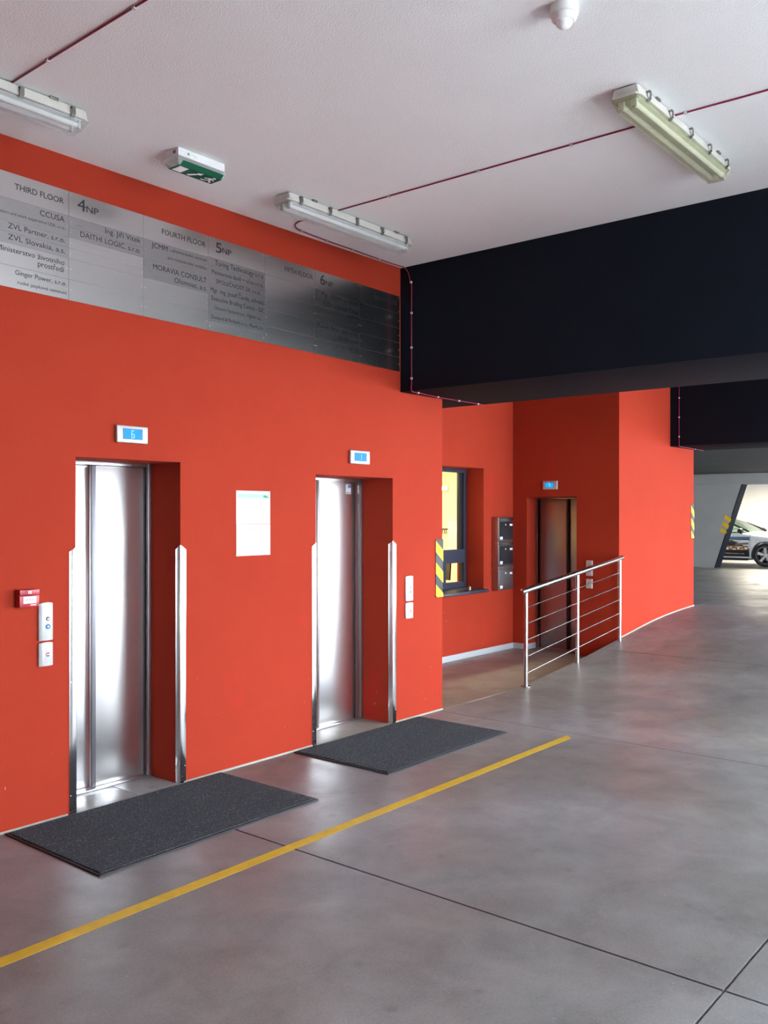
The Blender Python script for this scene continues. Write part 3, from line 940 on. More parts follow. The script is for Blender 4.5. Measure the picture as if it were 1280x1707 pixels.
# ================================================================== CEILING LAMPS
def make_lamp(label, loc, aged=False, tail=0):
    """weatherproof twin-tube batten, 1.27 m long along X, hung on the ceiling; loc = centre on the ceiling"""
    r = thing('ceiling_lamp', loc, label, 'ceiling lamp', 'weatherproof batten lamps')
    cx, cy, cz = loc
    L, W = 0.635, 0.078
    x0, x1 = cx - L, cx + L

    def ring(x, w, z0, z1, ww):
        return [(x, cy - w, z0), (x, cy - ww, z1), (x, cy + ww, z1), (x, cy + w, z0)]
    # grey-white tray against the ceiling
    MB().loft([ring(x0 + 0.012, W - 0.012, cz - 0.046, cz - 0.006, W - 0.022), ring(x0 + 0.03, W - 0.003, cz - 0.046, cz - 0.006, W - 0.014),
               ring(x1 - 0.03, W - 0.003, cz - 0.046, cz - 0.006, W - 0.014), ring(x1 - 0.012, W - 0.012, cz - 0.046, cz - 0.006, W - 0.022)]).build('tray', 'lamp_body_white', r, bevel=0.004)
    MB().prism([(x0, cy - W * 0.72), (x0 + 0.03, cy - W), (x1 - 0.03, cy - W), (x1, cy - W * 0.72), (x1, cy + W * 0.72), (x1 - 0.03, cy + W), (x0 + 0.03, cy + W), (x0, cy + W * 0.72)], 'z', cz - 0.056, cz - 0.046).build('rim', 'lamp_body_white', r, bevel=0.003)
    # reflector sheet and tubes
    MB().box(x0 + 0.04, x1 - 0.04, cy - 0.058, cy + 0.058, cz - 0.060, cz - 0.0565).build('reflector', 'reflector_yellowed' if aged else 'reflector_white', r)
    for s in (-1, 1):
        tb = MB().cyl((x0 + 0.05, cy + s * 0.032, cz - 0.078), (x1 - 0.05, cy + s * 0.032, cz - 0.078), 0.013, 14).build('tube', 'tube_white', r, smooth=True)
        for xe in (x0 + 0.036, x1 - 0.050):
            MB().box(xe, xe + 0.014, cy + s * 0.032 - 0.015, cy + s * 0.032 + 0.015, cz - 0.094, cz - 0.060).build('tube_holder', 'white_plastic', tb, bevel=0.002)
            MB().box(xe + 0.002, xe + 0.012, cy + s * 0.032 - 0.009, cy + s * 0.032 + 0.009, cz - 0.0945, cz - 0.0935).build('holder_slot', 'button_dark', tb)
    # clear trough, hollow
    def trough(w0, w1, e, zlo, zhi):
        return [[(x0 + e, cy - w0 * 0.9, zhi), (x0 + e + 0.028, cy - w1 * 0.85, zlo), (x0 + e + 0.028, cy + w1 * 0.85, zlo), (x0 + e, cy + w0 * 0.9, zhi)],
                [(x0 + e + 0.03, cy - w0, zhi), (x0 + e + 0.045, cy - w1, zlo), (x0 + e + 0.045, cy + w1, zlo), (x0 + e + 0.03, cy + w0, zhi)],
                [(x1 - e - 0.03, cy - w0, zhi), (x1 - e - 0.045, cy - w1, zlo), (x1 - e - 0.045, cy + w1, zlo), (x1 - e - 0.03, cy + w0, zhi)],
                [(x1 - e, cy - w0 * 0.9, zhi), (x1 - e - 0.028, cy - w1 * 0.85, zlo), (x1 - e - 0.028, cy + w1 * 0.85, zlo), (x1 - e, cy + w0 * 0.9, zhi)]]
    mb = MB()
    mb.loft(trough(W - 0.004, W - 0.030, 0.002, cz - 0.108, cz - 0.0562))
    mb.loft(trough(W - 0.007, W - 0.033, 0.005, cz - 0.105, cz - 0.0570))
    df = mb.build('diffuser', 'diffuser_aged' if aged else 'diffuser_clear', r)
    # steel clips down both sides
    for i in range(5):
        xc = x0 + 0.10 + i * (2 * L - 0.20) / 4
        for s in (-1, 1):
            y0 = cy + s * W
            path = [(xc, y0 - s * 0.010, cz - 0.020), (xc, y0 + s * 0.008, cz - 0.016), (xc, y0 + s * 0.009, cz - 0.050), (xc, y0 - s * 0.006, cz - 0.068)]
            rings = []
            for q in path:
                rings.append([(q[0] - 0.010, q[1], q[2]), (q[0] + 0.010, q[1], q[2]), (q[0] + 0.010, q[1] + s * 0.0025, q[2] - 0.0015), (q[0] - 0.010, q[1] + s * 0.0025, q[2] - 0.0015)])
            MB().loft(rings).build('clip', 'clip_steel', r)
    for xc in (cx - 0.40, cx + 0.44):
        MB().box(xc - 0.022, xc + 0.022, cy - W + 0.004, cy + W - 0.004, cz - 0.012, cz).build('bracket', 'clip_steel', r, bevel=0.001)
    return r


lampA = make_lamp('clear white batten lamp between the exit sign and the black beam', (4.617, 4.11, ZC))
lampB = copy_tree(lampA, None, (1.935, 4.085, ZC))
lampB['label'] = 'clear white batten lamp cut off by the left picture edge'
make_lamp('yellowed batten lamp on the open ceiling below the motion sensor', (4.640, 1.835, ZC), aged=True)

# ================================================================== EXIT SIGN
r = thing('exit_sign', (3.29, 4.09, ZC), 'green and white emergency exit light on the ceiling', 'exit sign')
ex0, ex1, ey0, ey1 = 3.125, 3.455, 4.028, 4.148
MB().box(ex0, ex1, ey0, ey1, ZC - 0.045, ZC).build('housing', 'white_plastic', r, bevel=0.004)
MB().loft([[(ex0 - 0.004, ey0 - 0.004, ZC - 0.046), (ex1 + 0.004, ey0 - 0.004, ZC - 0.046), (ex1 + 0.004, ey1 + 0.004, ZC - 0.046), (ex0 - 0.004, ey1 + 0.004, ZC - 0.046)],
           [(ex0 - 0.004, ey0 - 0.004, ZC - 0.066), (ex1 + 0.004, ey0 - 0.004, ZC - 0.066), (ex1 + 0.004, ey1 + 0.004, ZC - 0.066), (ex0 - 0.004, ey1 + 0.004, ZC - 0.066)],
           [(ex0 + 0.012, ey0 + 0.012, ZC - 0.092), (ex1 - 0.012, ey0 + 0.012, ZC - 0.092), (ex1 - 0.012, ey1 - 0.012, ZC - 0.092), (ex0 + 0.012, ey1 - 0.012, ZC - 0.092)]]).build('cover', 'exit_clear', r, bevel=0.003)
# green legend on the slanted underside
gp = MB().box(ex0 + 0.014, ex1 - 0.014, ey0 + 0.012, ey1 - 0.012, ZC - 0.0935, ZC - 0.0925).build('legend_panel', 'exit_green', r)
MB().loft([[(ex0 + 0.03, ey0 - 0.0048, ZC - 0.067), (ex1 - 0.012, ey0 - 0.0048, ZC - 0.067), (ex1 - 0.020, ey0 + 0.0115, ZC - 0.0929), (ex0 + 0.022, ey0 + 0.0115, ZC - 0.0929)],
           [(ex0 + 0.03, ey0 - 0.0040, ZC - 0.0672), (ex1 - 0.012, ey0 - 0.0040, ZC - 0.0672), (ex1 - 0.020, ey0 + 0.0122, ZC - 0.0926), (ex0 + 0.022, ey0 + 0.0122, ZC - 0.0926)]]).build('legend_edge', 'exit_green', r)
zb_ = ZC - 0.0942


def flat(pts, name='symbol'):
    MB().prism(pts, 'z', zb_, zb_ + 0.0009).build(name, 'exit_white', gp)


flat([(3.155, 4.050), (3.215, 4.050), (3.215, 4.125), (3.155, 4.125)], 'door_symbol')
flat([(3.252, 4.118), (3.272, 4.125), (3.305, 4.072), (3.316, 4.080), (3.318, 4.045), (3.284, 4.060), (3.294, 4.066)], 'arrow_symbol')
mb = MB()
mb.prism([(3.400 + 0.011 * math.cos(a * PI / 6), 4.056 + 0.011 * math.sin(a * PI / 6)) for a in range(12)], 'z', zb_, zb_ + 0.0009)
mb.prism([(3.376, 4.068), (3.394, 4.064), (3.404, 4.095), (3.388, 4.100)], 'z', zb_, zb_ + 0.0009)
mb.prism([(3.352, 4.082), (3.378, 4.068), (3.382, 4.076), (3.358, 4.092)], 'z', zb_, zb_ + 0.0009)
mb.prism([(3.396, 4.072), (3.424, 4.084), (3.420, 4.092), (3.396, 4.082)], 'z', zb_, zb_ + 0.0009)
mb.prism([(3.388, 4.094), (3.404, 4.094), (3.428, 4.124), (3.416, 4.128)], 'z', zb_, zb_ + 0.0009)
mb.prism([(3.388, 4.094), (3.398, 4.100), (3.368, 4.122), (3.346, 4.116), (3.348, 4.108), (3.366, 4.110)], 'z', zb_, zb_ + 0.0009)
mb.build('running_figure', 'exit_white', gp)
MB().lathe((3.215, ey0 - 0.0005, ZC - 0.030), 'y', [(0.004, 0.002), (0.004, 0), (0.0, -0.003)], 12).build('status_light', 'led_green', r)
MB().box(3.19, 3.20, ey0 - 0.0008, ey0 + 0.001, ZC - 0.028, ZC - 0.016).build('type_mark', 'button_dark', r)
MB().box(3.208, 3.255, ey0 - 0.0008, ey0 + 0.001, ZC - 0.028, ZC - 0.018).build('type_label', 'paper', r)
MB().box(ex0 - 0.0006, ex0 + 0.001, 4.05, 4.075, ZC - 0.03, ZC - 0.012).build('cable_port', 'button_dark', r)

# ================================================================== MOTION SENSOR
r = thing('motion_sensor', (3.235, 1.735, ZC), 'round white motion sensor on the ceiling near the top edge', 'motion sensor')
MB().lathe((3.235, 1.735, ZC), 'z', [(0.056, 0), (0.057, -0.02), (0.056, -0.036), (0.050, -0.041), (0.0, -0.041)], 40).build('base', 'white_plastic', r, smooth=True)
MB().lathe((3.235, 1.735, ZC - 0.0412), 'z', [(0.051, 0), (0.049, -0.012), (0.040, -0.020), (0.0, -0.020)], 40).build('collar', 'white_plastic', r, smooth=True)
MB().lathe((3.235, 1.735, ZC - 0.061), 'z', [(0.034 * math.cos(t * PI / 16), -0.030 * math.sin(t * PI / 16)) for t in range(9)], 32).build('lens', 'tube_white', r, smooth=True)

# ================================================================== CABLES
def smooth_path(pts, n=6):
    P = [Vector(p) for p in pts]
    out = []
    for i in range(len(P) - 1):
        p0 = P[max(i - 1, 0)]
        p1, p2 = P[i], P[i + 1]
        p3 = P[min(i + 2, len(P) - 1)]
        for k in range(n):
            t = k / n
            out.append(0.5 * ((2 * p1) + (-p0 + p2) * t + (2 * p0 - 5 * p1 + 4 * p2 - p3) * t * t + (-p0 + 3 * p1 - 3 * p2 + p3) * t**3))
    out.append(P[-1])
    return out


def cable(pts, label, clips, loc, n=6, rad=0.0044):
    r = thing('alarm_cable', loc, label, 'cable', 'crimson surface cables')
    MB().tube(smooth_path(pts, n), rad, 8).build('sheath', 'cable_crimson', r, smooth=True)
    for (p, d) in clips:
        b = 0.008
        MB().box(p[0] - b, p[0] + b, p[1] - b, p[1] + b, p[2] - b, p[2] + b).build('cable_clip', 'clip_grey', r, bevel=0.002)


zc = ZC - 0.0055
cable([(2.165, 4.03, zc), (2.159, 3.70, zc), (2.153, 3.30, zc), (2.150, 2.95, zc), (2.148, 2.0, zc), (2.148, 0.6, zc)],
      'crimson cable running across the ceiling from the left lamp',
      [((2.158, 3.70, zc), 0), ((2.151, 3.05, zc), 0), ((2.148, 2.40, zc), 0)], (2.15, 2.5, ZC))
cable([(4.448, 4.12, zc), (4.456, 3.0, zc), (4.464, 1.98, zc), (4.470, 1.6, zc), (4.478, 1.2, zc), (4.49, -1.0, zc)],
      'long crimson cable crossing the ceiling behind the yellowed lamp',
      [((4.452, 3.62, zc), 0), ((4.457, 2.95, zc), 0), ((4.462, 2.35, zc), 0), ((4.468, 1.72, zc), 0)], (4.46, 2.2, ZC))
bx = 5.83 - 0.0055
cable([(4.448, 4.12, zc), (4.446, 4.36, zc), (4.452, 4.43, zc), (4.490, 4.492, zc), (4.59, 4.540, zc), (4.884, 4.562, zc), (5.177, 4.566, zc), (5.501, 4.574, zc), (5.74, 4.572, zc),
       (5.80, 4.560, zc - 0.004), (bx, 4.536, ZC - 0.05), (bx, 4.510, ZC - 0.14), (bx, 4.500, 3.55), (bx, 4.500, 3.3), (bx, 4.500, 3.0), (bx, 4.500, 2.78), (bx - 0.001, 4.502, 2.715), (5.85, 4.506, 2.694), (5.95, 4.515, 2.6945),
       (6.2, 4.545, 2.6945), (6.5, 4.552, 2.6945), (6.75, 4.55, 2.6945), (6.97, 4.55, 2.6945)],
      'crimson cable looping from the middle lamp down the black beam',
      [((4.60, 4.541, zc), 0), ((4.884, 4.562, zc), 0), ((5.177, 4.566, zc), 0), ((5.501, 4.574, zc), 0), ((bx, 4.505, 3.58), 0), ((bx, 4.50, 3.33), 0), ((bx, 4.50, 3.05), 0), ((bx, 4.50, 2.80), 0),
       ((5.93, 4.513, 2.695), 0), ((6.25, 4.546, 2.695), 0), ((6.57, 4.552, 2.695), 0), ((6.87, 4.55, 2.695), 0)], (bx, 4.5, 2.7), n=5)
b2 = 11.476 - 0.0055
cable([(b2, 4.50, 3.70), (b2, 4.50, 3.3), (b2, 4.50, 2.7), (b2 + 0.001, 4.50, 2.60), (11.50, 4.50, 2.575), (11.7, 4.51, 2.5745), (12.1, 4.53, 2.5745), (12.45, 4.54, 2.5745)],
      'distant crimson cable down the black beam by the right red wall',
      [((b2, 4.50, 3.2), 0), ((b2, 4.50, 2.95), 0), ((b2, 4.50, 2.70), 0), ((12.1, 4.53, 2.575), 0)], (b2, 4.5, 2.6))

# ================================================================== DOORMATS
def doormat(x0, x1, y0, y1, label):
    r = thing('doormat', ((x0 + x1) / 2, (y0 + y1) / 2, 0), label, 'doormat', 'ribbed doormats before the lifts')
    b = 0.016
    MB().loft([[(x0, y0, 0.0005), (x1, y0, 0.0005), (x1, y1, 0.0005), (x0, y1, 0.0005)], [(x0 + 0.003, y0 + 0.003, 0.005), (x1 - 0.003, y0 + 0.003, 0.005), (x1 - 0.003, y1 - 0.003, 0.005), (x0 + 0.003, y1 - 0.003, 0.005)]]).build('backing', 'mat_border', r)
    # ribs run along the length; a running surface of ridges
    n = 34
    mb = MB()
    ya, yb = y0 + b, y1 - b
    p = (yb - ya) / n
    pts = []
    for k in range(n):
        y = ya + k * p
        pts += [(y, 0.0055), (y + p * 0.18, 0.0145), (y + p * 0.55, 0.0145), (y + p * 0.75, 0.0055)]
    pts.append((yb, 0.0055))
    mb.loft([[(x, q[0], q[1]) for q in pts] for x in (x0 + b, x1 - b)], closed=False, caps=False)
    rb = mb.build('rib_pile', 'mat_rib', r)
    rb['kind'] = 'stuff'
    for (a0, a1, c0, c1) in ((x0, x1, y0, y0 + b), (x0, x1, y1 - b, y1), (x0, x0 + b, y0 + b, y1 - b), (x1 - b, x1, y0 + b, y1 - b)):
        MB().box(a0, a1, c0, c1, 0.001, 0.0085).build('border', 'mat_border', r, bevel=0.002)


doormat(2.436, 3.918, 3.725, 4.604, 'charcoal ribbed doormat in front of the left lift')
doormat(4.582, 6.050, 3.732, 4.598, 'charcoal ribbed doormat in front of the second lift')

# ================================================================== YELLOW LINE
o = MB().prism([(-5.5, 3.268), (6.215, 3.275), (6.285, 3.343), (-5.5, 3.338)], 'z', 0.0006, 0.0016).build('floor_line', 'line_yellow', loc=(0.4, 3.3, 0))
tag(o, 'straight yellow line taped along the floor past both doormats', 'floor marking')

# ================================================================== RAILING
YR = 4.565
r = thing('railing', (8.79, YR, zf(8.79)), 'stainless railing with wires along the ramp edge', 'railing')


def rz(x):
    return 0.948 + (1.197 - 0.948) * (x - 7.70) / (9.925 - 7.70)


hr = MB().tube([(7.665, YR, rz(7.665)), (7.68, YR, rz(7.68)), (9.91, YR, rz(9.91)), (9.925, YR, rz(9.925))], [0.020, 0.0275, 0.0275, 0.020], 20).build('handrail', 'rail_steel', r, smooth=True)
PX = (7.735, 8.805, 9.845)
for x in PX:
    p = MB().cyl((x, YR, zf(x) + 0.0), (x, YR, rz(x) - 0.02), 0.0205, 18).build('post', 'rail_steel', r, smooth=True)
    if x < 8:
        MB().lathe((x, YR, zf(x) + 0.001), 'z', [(0.05, 0), (0.05, 0.008), (0.022, 0.012)], 24).build('base_plate', 'rail_steel', p, smooth=True)
W0 = (0.784, 0.626, 0.464, 0.303, 0.141)
W1 = (1.020, 0.864, 0.708, 0.552, 0.396)
for a, b in zip(W0, W1):
    for i in range(2):
        xa, xb = PX[i] + 0.018, PX[i + 1] - 0.018
        za = a + (b - a) * (xa - 7.739) / (9.828 - 7.739)
        zb2 = a + (b - a) * (xb - 7.739) / (9.828 - 7.739)
        MB().cyl((xa, YR, za), (xb, YR, zb2), 0.0062, 8).build('wire', 'rail_steel', r, smooth=True)

# ================================================================== MAILBOXES
def mailbox(z0, dark, label):
    x0, x1, yb, yf, h = 9.453, 9.796, YN, 5.965, 0.298
    r = thing('mailbox', ((x0 + x1) / 2, YN, z0), label, 'mailbox', 'mailboxes stacked on the niche wall')
    MB().box(x0, x1, yf, yb, z0, z0 + h).build('body', 'mailbox_steel', r, bevel=0.003)
    MB().box(x0 + 0.006, x1 - 0.006, yf - 0.010, yf + 0.001, z0 + h - 0.046, z0 + h - 0.006).build('flap', 'rail_steel' if dark else 'mailbox_steel', r, bevel=0.003)
    fr = MB().box(x0 + 0.004, x1 - 0.004, yf - 0.005, yf + 0.001, z0 + 0.004, z0 + h - 0.050).build('door_frame', 'mailbox_steel', r, bevel=0.002)
    d = MB().box(x0 + 0.018, x1 - 0.014, yf - 0.009, yf - 0.004, z0 + 0.016, z0 + h - 0.056).build('door', 'mailbox_dark' if dark else 'mailbox_steel', r, bevel=0.002)
    MB().lathe((x0 + 0.155, yf - 0.0125, z0 + h - 0.095), 'y', [(0.010, 0.004), (0.010, 0), (0.006, -0.002), (0, -0.002)], 14).build('lock', 'screw_steel', d)
    MB().box(x1 - 0.092, x1 - 0.034, yf - 0.0115, yf - 0.0085, z0 + h - 0.110, z0 + h - 0.084).build('name_plate', 'white_plastic', d, bevel=0.001)
    MB().box(x0 + 0.022, x0 + 0.082, yf - 0.0125, yf - 0.0085, z0 + 0.020, z0 + 0.056).build('sticker', 'paper', d)
    MB().box(x0 + 0.030, x0 + 0.075, yf - 0.0112, yf - 0.0104, z0 + 0.034, z0 + 0.042).build('sticker_print', 'ink_faint', d)


mailbox(1.366, True, 'dark fronted mailbox, topmost of the three')
mailbox(1.066, True, 'dark fronted mailbox in the middle of the three')
mailbox(0.766, False, 'silver fronted mailbox, lowest of the three')

# ================================================================== WINDOW
YG = 6.31
wd = thing('window_1', (8.64, YG, 0.8), 'tall navy framed reception window beside the mailboxes', 'window', kind='structure')
MB().box(9.215, 9.273, YG, YG + 0.07, 0.80, 2.255).build('window_frame', 'window_navy', wd, bevel=0.003)
MB().box(8.00, 8.06, YG, YG + 0.07, 0.80, 2.255).build('window_frame', 'window_navy', wd, bevel=0.003)
MB().box(8.06, 9.215, YG, YG + 0.07, 2.206, 2.255).build('window_frame', 'window_navy', wd, bevel=0.003)
MB().box(9.148, 9.2148, YG + 0.02, YG + 0.06, 1.27, 2.2055).build('sash', 'gasket_black', wd, bevel=0.003)
MB().box(9.162, 9.170, YG + 0.012, YG + 0.021, 1.27, 2.2055).build('sash_bead', 'window_navy', wd)
# navy panel below the pane with a hatch in it
MB().box(8.06, 8.84, YG, YG + 0.06, 0.80, 1.27).build('lower_panel', 'window_navy', wd)
MB().box(8.84, 9.2148, YG, YG + 0.06, 1.107, 1.27).build('lower_panel', 'window_navy', wd)
MB().box(8.84, 9.2148, YG, YG + 0.06, 0.80, 0.875).build('lower_panel', 'window_navy', wd)
MB().box(8.84, 8.848, YG + 0.012, YG + 0.06, 0.875, 1.107).box(9.195, 9.2148, YG + 0.012, YG + 0.06, 0.875, 1.107).build('hatch_frame', 'gasket_black', wd)
MB().box(8.06, 9.148, YG + 0.036, YG + 0.044, 1.27, 2.206).build('pane', 'window_glass', wd)
MB().box(8.848, 9.195, YG + 0.036, YG + 0.044, 0.875, 1.107).build('pane', 'window_glass', wd)
# shelf with a rounded corner
pts = [(8.002, 6.36), (8.002, 5.935)] + [(9.16 + 0.11 * math.sin(a * PI / 12), 6.045 - 0.11 * math.cos(a * PI / 12)) for a in range(7)] + [(9.271, 6.36)]
sh = MB().prism(pts, 'z', 0.766, 0.799).build('window_shelf', 'window_navy', loc=(8.64, 6.1, 0.766), bevel=0.006)
tag(sh, 'dark rounded counter shelf under the reception window', 'shelf')
bl = thing('counter_bell', (9.035, 6.10, 0.7992), 'small chrome bell on the dark counter shelf', 'bell')
MB().lathe((9.035, 6.10, 0.7994), 'z', [(0.016, 0), (0.016, 0.006), (0.006, 0.008), (0.006, 0.014), (0.0, 0.014)], 18).build('base', 'screw_steel', bl, smooth=True)
MB().lathe((9.035, 6.10, 0.813), 'z', [(0.004, 0), (0.014, 0.006), (0.015, 0.014), (0.009, 0.024), (0.0, 0.027)], 18).build('knob', 'guard_steel', bl, smooth=True)

# ---- office behind the window
for nm_, bx_ in (('wall_office_back', (6.9, 11.0, 8.35, 8.5, -0.3, 2.75)), ('wall_office_right', (10.8, 11.0, 6.45, 8.35, -0.3, 2.75)), ('wall_office_left', (6.9, 7.1, 6.45, 8.35, -0.3, 2.75)),
                 ('ceiling_office', (7.1, 10.8, 6.45, 8.35, 2.62, 2.75)), ('floor_office', (7.1, 10.8, 6.45, 8.35, -0.3, 0.0))):
    structure(MB().box(*bx_).build(nm_, 'office_wall'), 'cream %s of the lit office behind the window' % nm_.replace('_office', '').replace('_', ' '), nm_.split('_')[0])
lp = thing('office_lamp', (10.78, 7.72, 2.05), 'small bright wall lamp inside the office', 'wall lamp')
MB().box(10.76, 10.80, 7.66, 7.82, 2.04, 2.11).build('tray', 'white_plastic', lp, bevel=0.002)
MB().cyl((10.75, 7.665, 2.075), (10.75, 7.815, 2.075), 0.02, 12).build('tube', 'office_tube', lp, smooth=True)
cl = thing('office_ceiling_lamp', (9.0, 7.3, 2.62), 'ceiling light panel of the office', 'ceiling lamp')
MB().box(8.4, 9.6, 7.15, 7.45, 2.58, 2.62).build('tray', 'white_plastic', cl, bevel=0.003)
MB().box(8.43, 9.57, 7.17, 7.43, 2.573, 2.5805).build('panel', 'office_tube', cl)
la = bpy.data.lights.new('office_light', 'AREA')
la.shape = 'RECTANGLE'
la.size, la.size_y = 1.1, 0.25
la.energy = 19
la.color = (1.0, 0.90, 0.62)
lo = bpy.data.objects.new('office_light', la)
COL.objects.link(lo)
lo.parent = cl
lo.location = (0.0, 0.0, -0.055)
kr = thing('key_rack', (10.79, 7.66, 1.44), 'black key rack on the office wall', 'key rack')
MB().box(10.785, 10.80, 7.58, 7.86, 1.42, 1.49).build('board', 'office_black', kr, bevel=0.002)
for i in range(8):
    y = 7.60 + i * 0.034
    k = MB().box(10.778, 10.7855, y, y + 0.012, 1.462, 1.474).build('hook', 'screw_steel', kr)
    MB().box(10.776, 10.7795, y - 0.003, y + 0.015, 1.425 if i % 3 else 1.415, 1.462).build('key_tag', 'poster_gold' if i % 2 else 'white_plastic', kr)
ca = thing('office_cabinet', (10.6, 7.35, 0.001), 'tall cream cabinet behind the office glass', 'cabinet')
MB().box(10.45, 10.795, 7.10, 7.42, 0.0, 1.60).build('body', 'cabinet_cream', ca, bevel=0.004)
MB().box(10.435, 10.4505, 7.105, 7.415, 0.02, 1.585).build('door', 'cabinet_cream', ca, bevel=0.003)
MB().box(10.425, 10.436, 7.385, 7.397, 0.9, 1.0).build('handle', 'screw_steel', ca)
dk = thing('office_desk', (9.4, 6.8, 0.0), 'wooden office desk behind the hatch', 'desk')
MB().box(8.2, 10.2, 6.47, 7.05, 0.72, 0.75).build('desktop', 'desk_wood', dk, bevel=0.003)
for (x, y) in ((8.25, 6.5), (10.1, 6.5), (8.25, 6.97), (10.1, 6.97)):
    MB().box(x, x + 0.05, y, y + 0.05, 0.001, 0.72).build('leg', 'office_black', dk)
mo = thing('office_monitor', (9.5, 6.8, 0.751), 'black monitor on the office desk behind the hatch', 'monitor')
MB().box(9.40, 9.62, 6.74, 6.92, 0.751, 0.765).build('base', 'office_black', mo, bevel=0.003)
MB().box(9.49, 9.53, 6.81, 6.85, 0.765, 0.95).build('neck', 'office_black', mo)
MB().loft([[(9.40, 6.66, 0.86), (9.43, 6.66, 1.18), (9.46, 6.66, 1.18), (9.43, 6.66, 0.86)], [(9.58, 7.02, 0.86), (9.61, 7.02, 1.18), (9.64, 7.02, 1.18), (9.61, 7.02, 0.86)]]).build('screen_housing', 'office_black', mo, bevel=0.003)
ph = thing('desk_phone', (9.15, 6.6, 0.751), 'grey desk phone inside the hatch', 'phone')
MB().loft([[(9.08, 6.52, 0.751), (9.24, 6.52, 0.751), (9.24, 6.52, 0.775), (9.08, 6.52, 0.775)], [(9.08, 6.72, 0.751), (9.24, 6.72, 0.751), (9.24, 6.72, 0.83), (9.08, 6.72, 0.83)]]).build('base', 'sticker_grey', ph, bevel=0.004)
MB().tube(smooth_path([(9.10, 6.54, 0.81), (9.10, 6.60, 0.85), (9.10, 6.68, 0.87), (9.10, 6.73, 0.86)]), [0.016] * 19, 10).build('handset', 'office_black', ph, smooth=True)

# ================================================================== HAZARD STRIPS
def hazard(xa, xb, za, zb_, n, y, loc, label, sl=0.82):
    """strip on a wall face y = const with sloping yellow bars (falling to the right)"""
    r = thing('hazard_strip', loc, label, 'hazard strip', 'yellow and black warning strips')
    MB().box(xa, xb + 0.006, y - 0.006, y, za, zb_).box(xb, xb + 0.006, y - 0.006, y + 0.10, za, zb_).build('backing', 'hazard_black', r, bevel=0.001)
    H = zb_ - za
    p = H / n
    drop = sl * (xb - xa)
    for k in range(int(n) + 2):
        # the bar's edge on the left from t0 to t1, falling by drop towards the right
        t1 = zb_ - 0.012 - k * p
        t0 = t1 - 0.52 * p
        poly = [(xa, t1), (xb + 0.0055, t1 - drop), (xb + 0.0055, t0 - drop), (xa, t0)]
        # clip to the strip height
        out = []
        for axis_z, keep in ((za, 1), (zb_, -1)):
            src = poly if not out else out
            out = []
            for i in range(len(src)):
                A, B = src[i], src[(i + 1) % len(src)]
                ia, ib = (A[1] - axis_z) * keep >= 0, (B[1] - axis_z) * keep >= 0
                if ia:
                    out.append(A)
                if ia != ib:
                    t = (axis_z - A[1]) / (B[1] - A[1])
                    out.append((A[0] + t * (B[0] - A[0]), axis_z))
            if len(out) < 3:
                break
        if len(out) >= 3:
            MB().prism(out, 'y', y - 0.0072, y - 0.0058).build('yellow_bar', 'hazard_yellow', r)
    return r


hazard(6.314, XC, 0.983, 1.482, 2.67, YW, (XC, YW, 0.98), 'yellow and black warning strip on the corner next to the window')
hazard(12.190, XF, 1.372, 1.835, 2.67, YW, (XF, YW, 1.37), 'yellow and black warning strip at the far edge of the right red wall')
# on the slanted wall end
r = thing('hazard_strip', (24.07, 8.2, 1.18), 'yellow and black warning strip on the slanted grey wall end', 'hazard strip', 'yellow and black warning strips')


def ye(z):
    return 8.52 + (7.79 - 8.52) * (z - 0.28) / (2.475 - 0.28)


def band(z0, z1, w0, w1, x, name, mat, th=0.005):
    MB().loft([[(x - th, ye(z0) + w0, z0), (x - th, ye(z0) + w1, z0), (x - th, ye(z1) + w1, z1), (x - th, ye(z1) + w0, z1)], [(x, ye(z0) + w0, z0), (x, ye(z0) + w1, z0), (x, ye(z1) + w1, z1), (x, ye(z1) + w0, z1)]]).build(name, mat, r)


band(1.18, 1.68, -0.02, 0.15, 24.0685, 'backing', 'grey_concrete')
for k in range(3):
    z0 = 1.20 + k * 0.17
    x = 24.0640
    q = [(ye(z0) - 0.02, z0 - 0.06), (ye(z0 + 0.1) - 0.02, z0 + 0.03), (ye(z0 + 0.13) + 0.14, z0 + 0.14), (ye(z0 + 0.03) + 0.14, z0 + 0.04)]
    MB().prism([(p[0], max(1.181, p[1])) for p in q], 'x', x - 0.003, x).build('yellow_bar', 'hazard_yellow', r)
    q2 = [(24.10, z0 - 0.05), (24.40, z0 + 0.09), (24.40, z0 + 0.17), (24.10, z0 + 0.03)]
    o = MB()
    o.loft([[(p[0], ye(max(1.181, p[1])) - 0.026, max(1.181, p[1])) for p in q2], [(p[0], ye(max(1.181, p[1])) - 0.022, max(1.181, p[1])) for p in q2]])
    o.build('yellow_bar', 'hazard_yellow', r)

# ================================================================== UNSEEN BATTENS ADDED TO BRIGHTEN THE PARKING BAY
for (lx, ly) in ((27.3, 4.2), (27.3, 8.2)):
    pl_ = thing('parking_fill_lamp', (lx, ly, 2.75), 'added unseen batten lamp on the low ceiling %s the parked car' % ('in front of' if ly < 6 else 'above'), 'ceiling lamp', 'added fill lamps over the parking bay')
    MB().box(lx - 0.07, lx + 0.07, ly - 0.63, ly + 0.63, 2.70, 2.75).build('tray', 'lamp_body_white', pl_, bevel=0.004)
    for s in (-1, 1):
        MB().cyl((lx + s * 0.03, ly - 0.58, 2.68), (lx + s * 0.03, ly + 0.58, 2.68), 0.013, 12).build('tube', 'office_tube', pl_, smooth=True)
    la = bpy.data.lights.new('parking_fill_light', 'AREA')
    la.shape = 'RECTANGLE'
    la.size, la.size_y = 0.12, 1.15
    la.energy = 52
    la.color = (1.0, 0.90, 0.74)
    lo = bpy.data.objects.new('parking_fill_light', la)
    COL.objects.link(lo)
    lo.parent = pl_
    lo.location = (0, 0, -0.09)

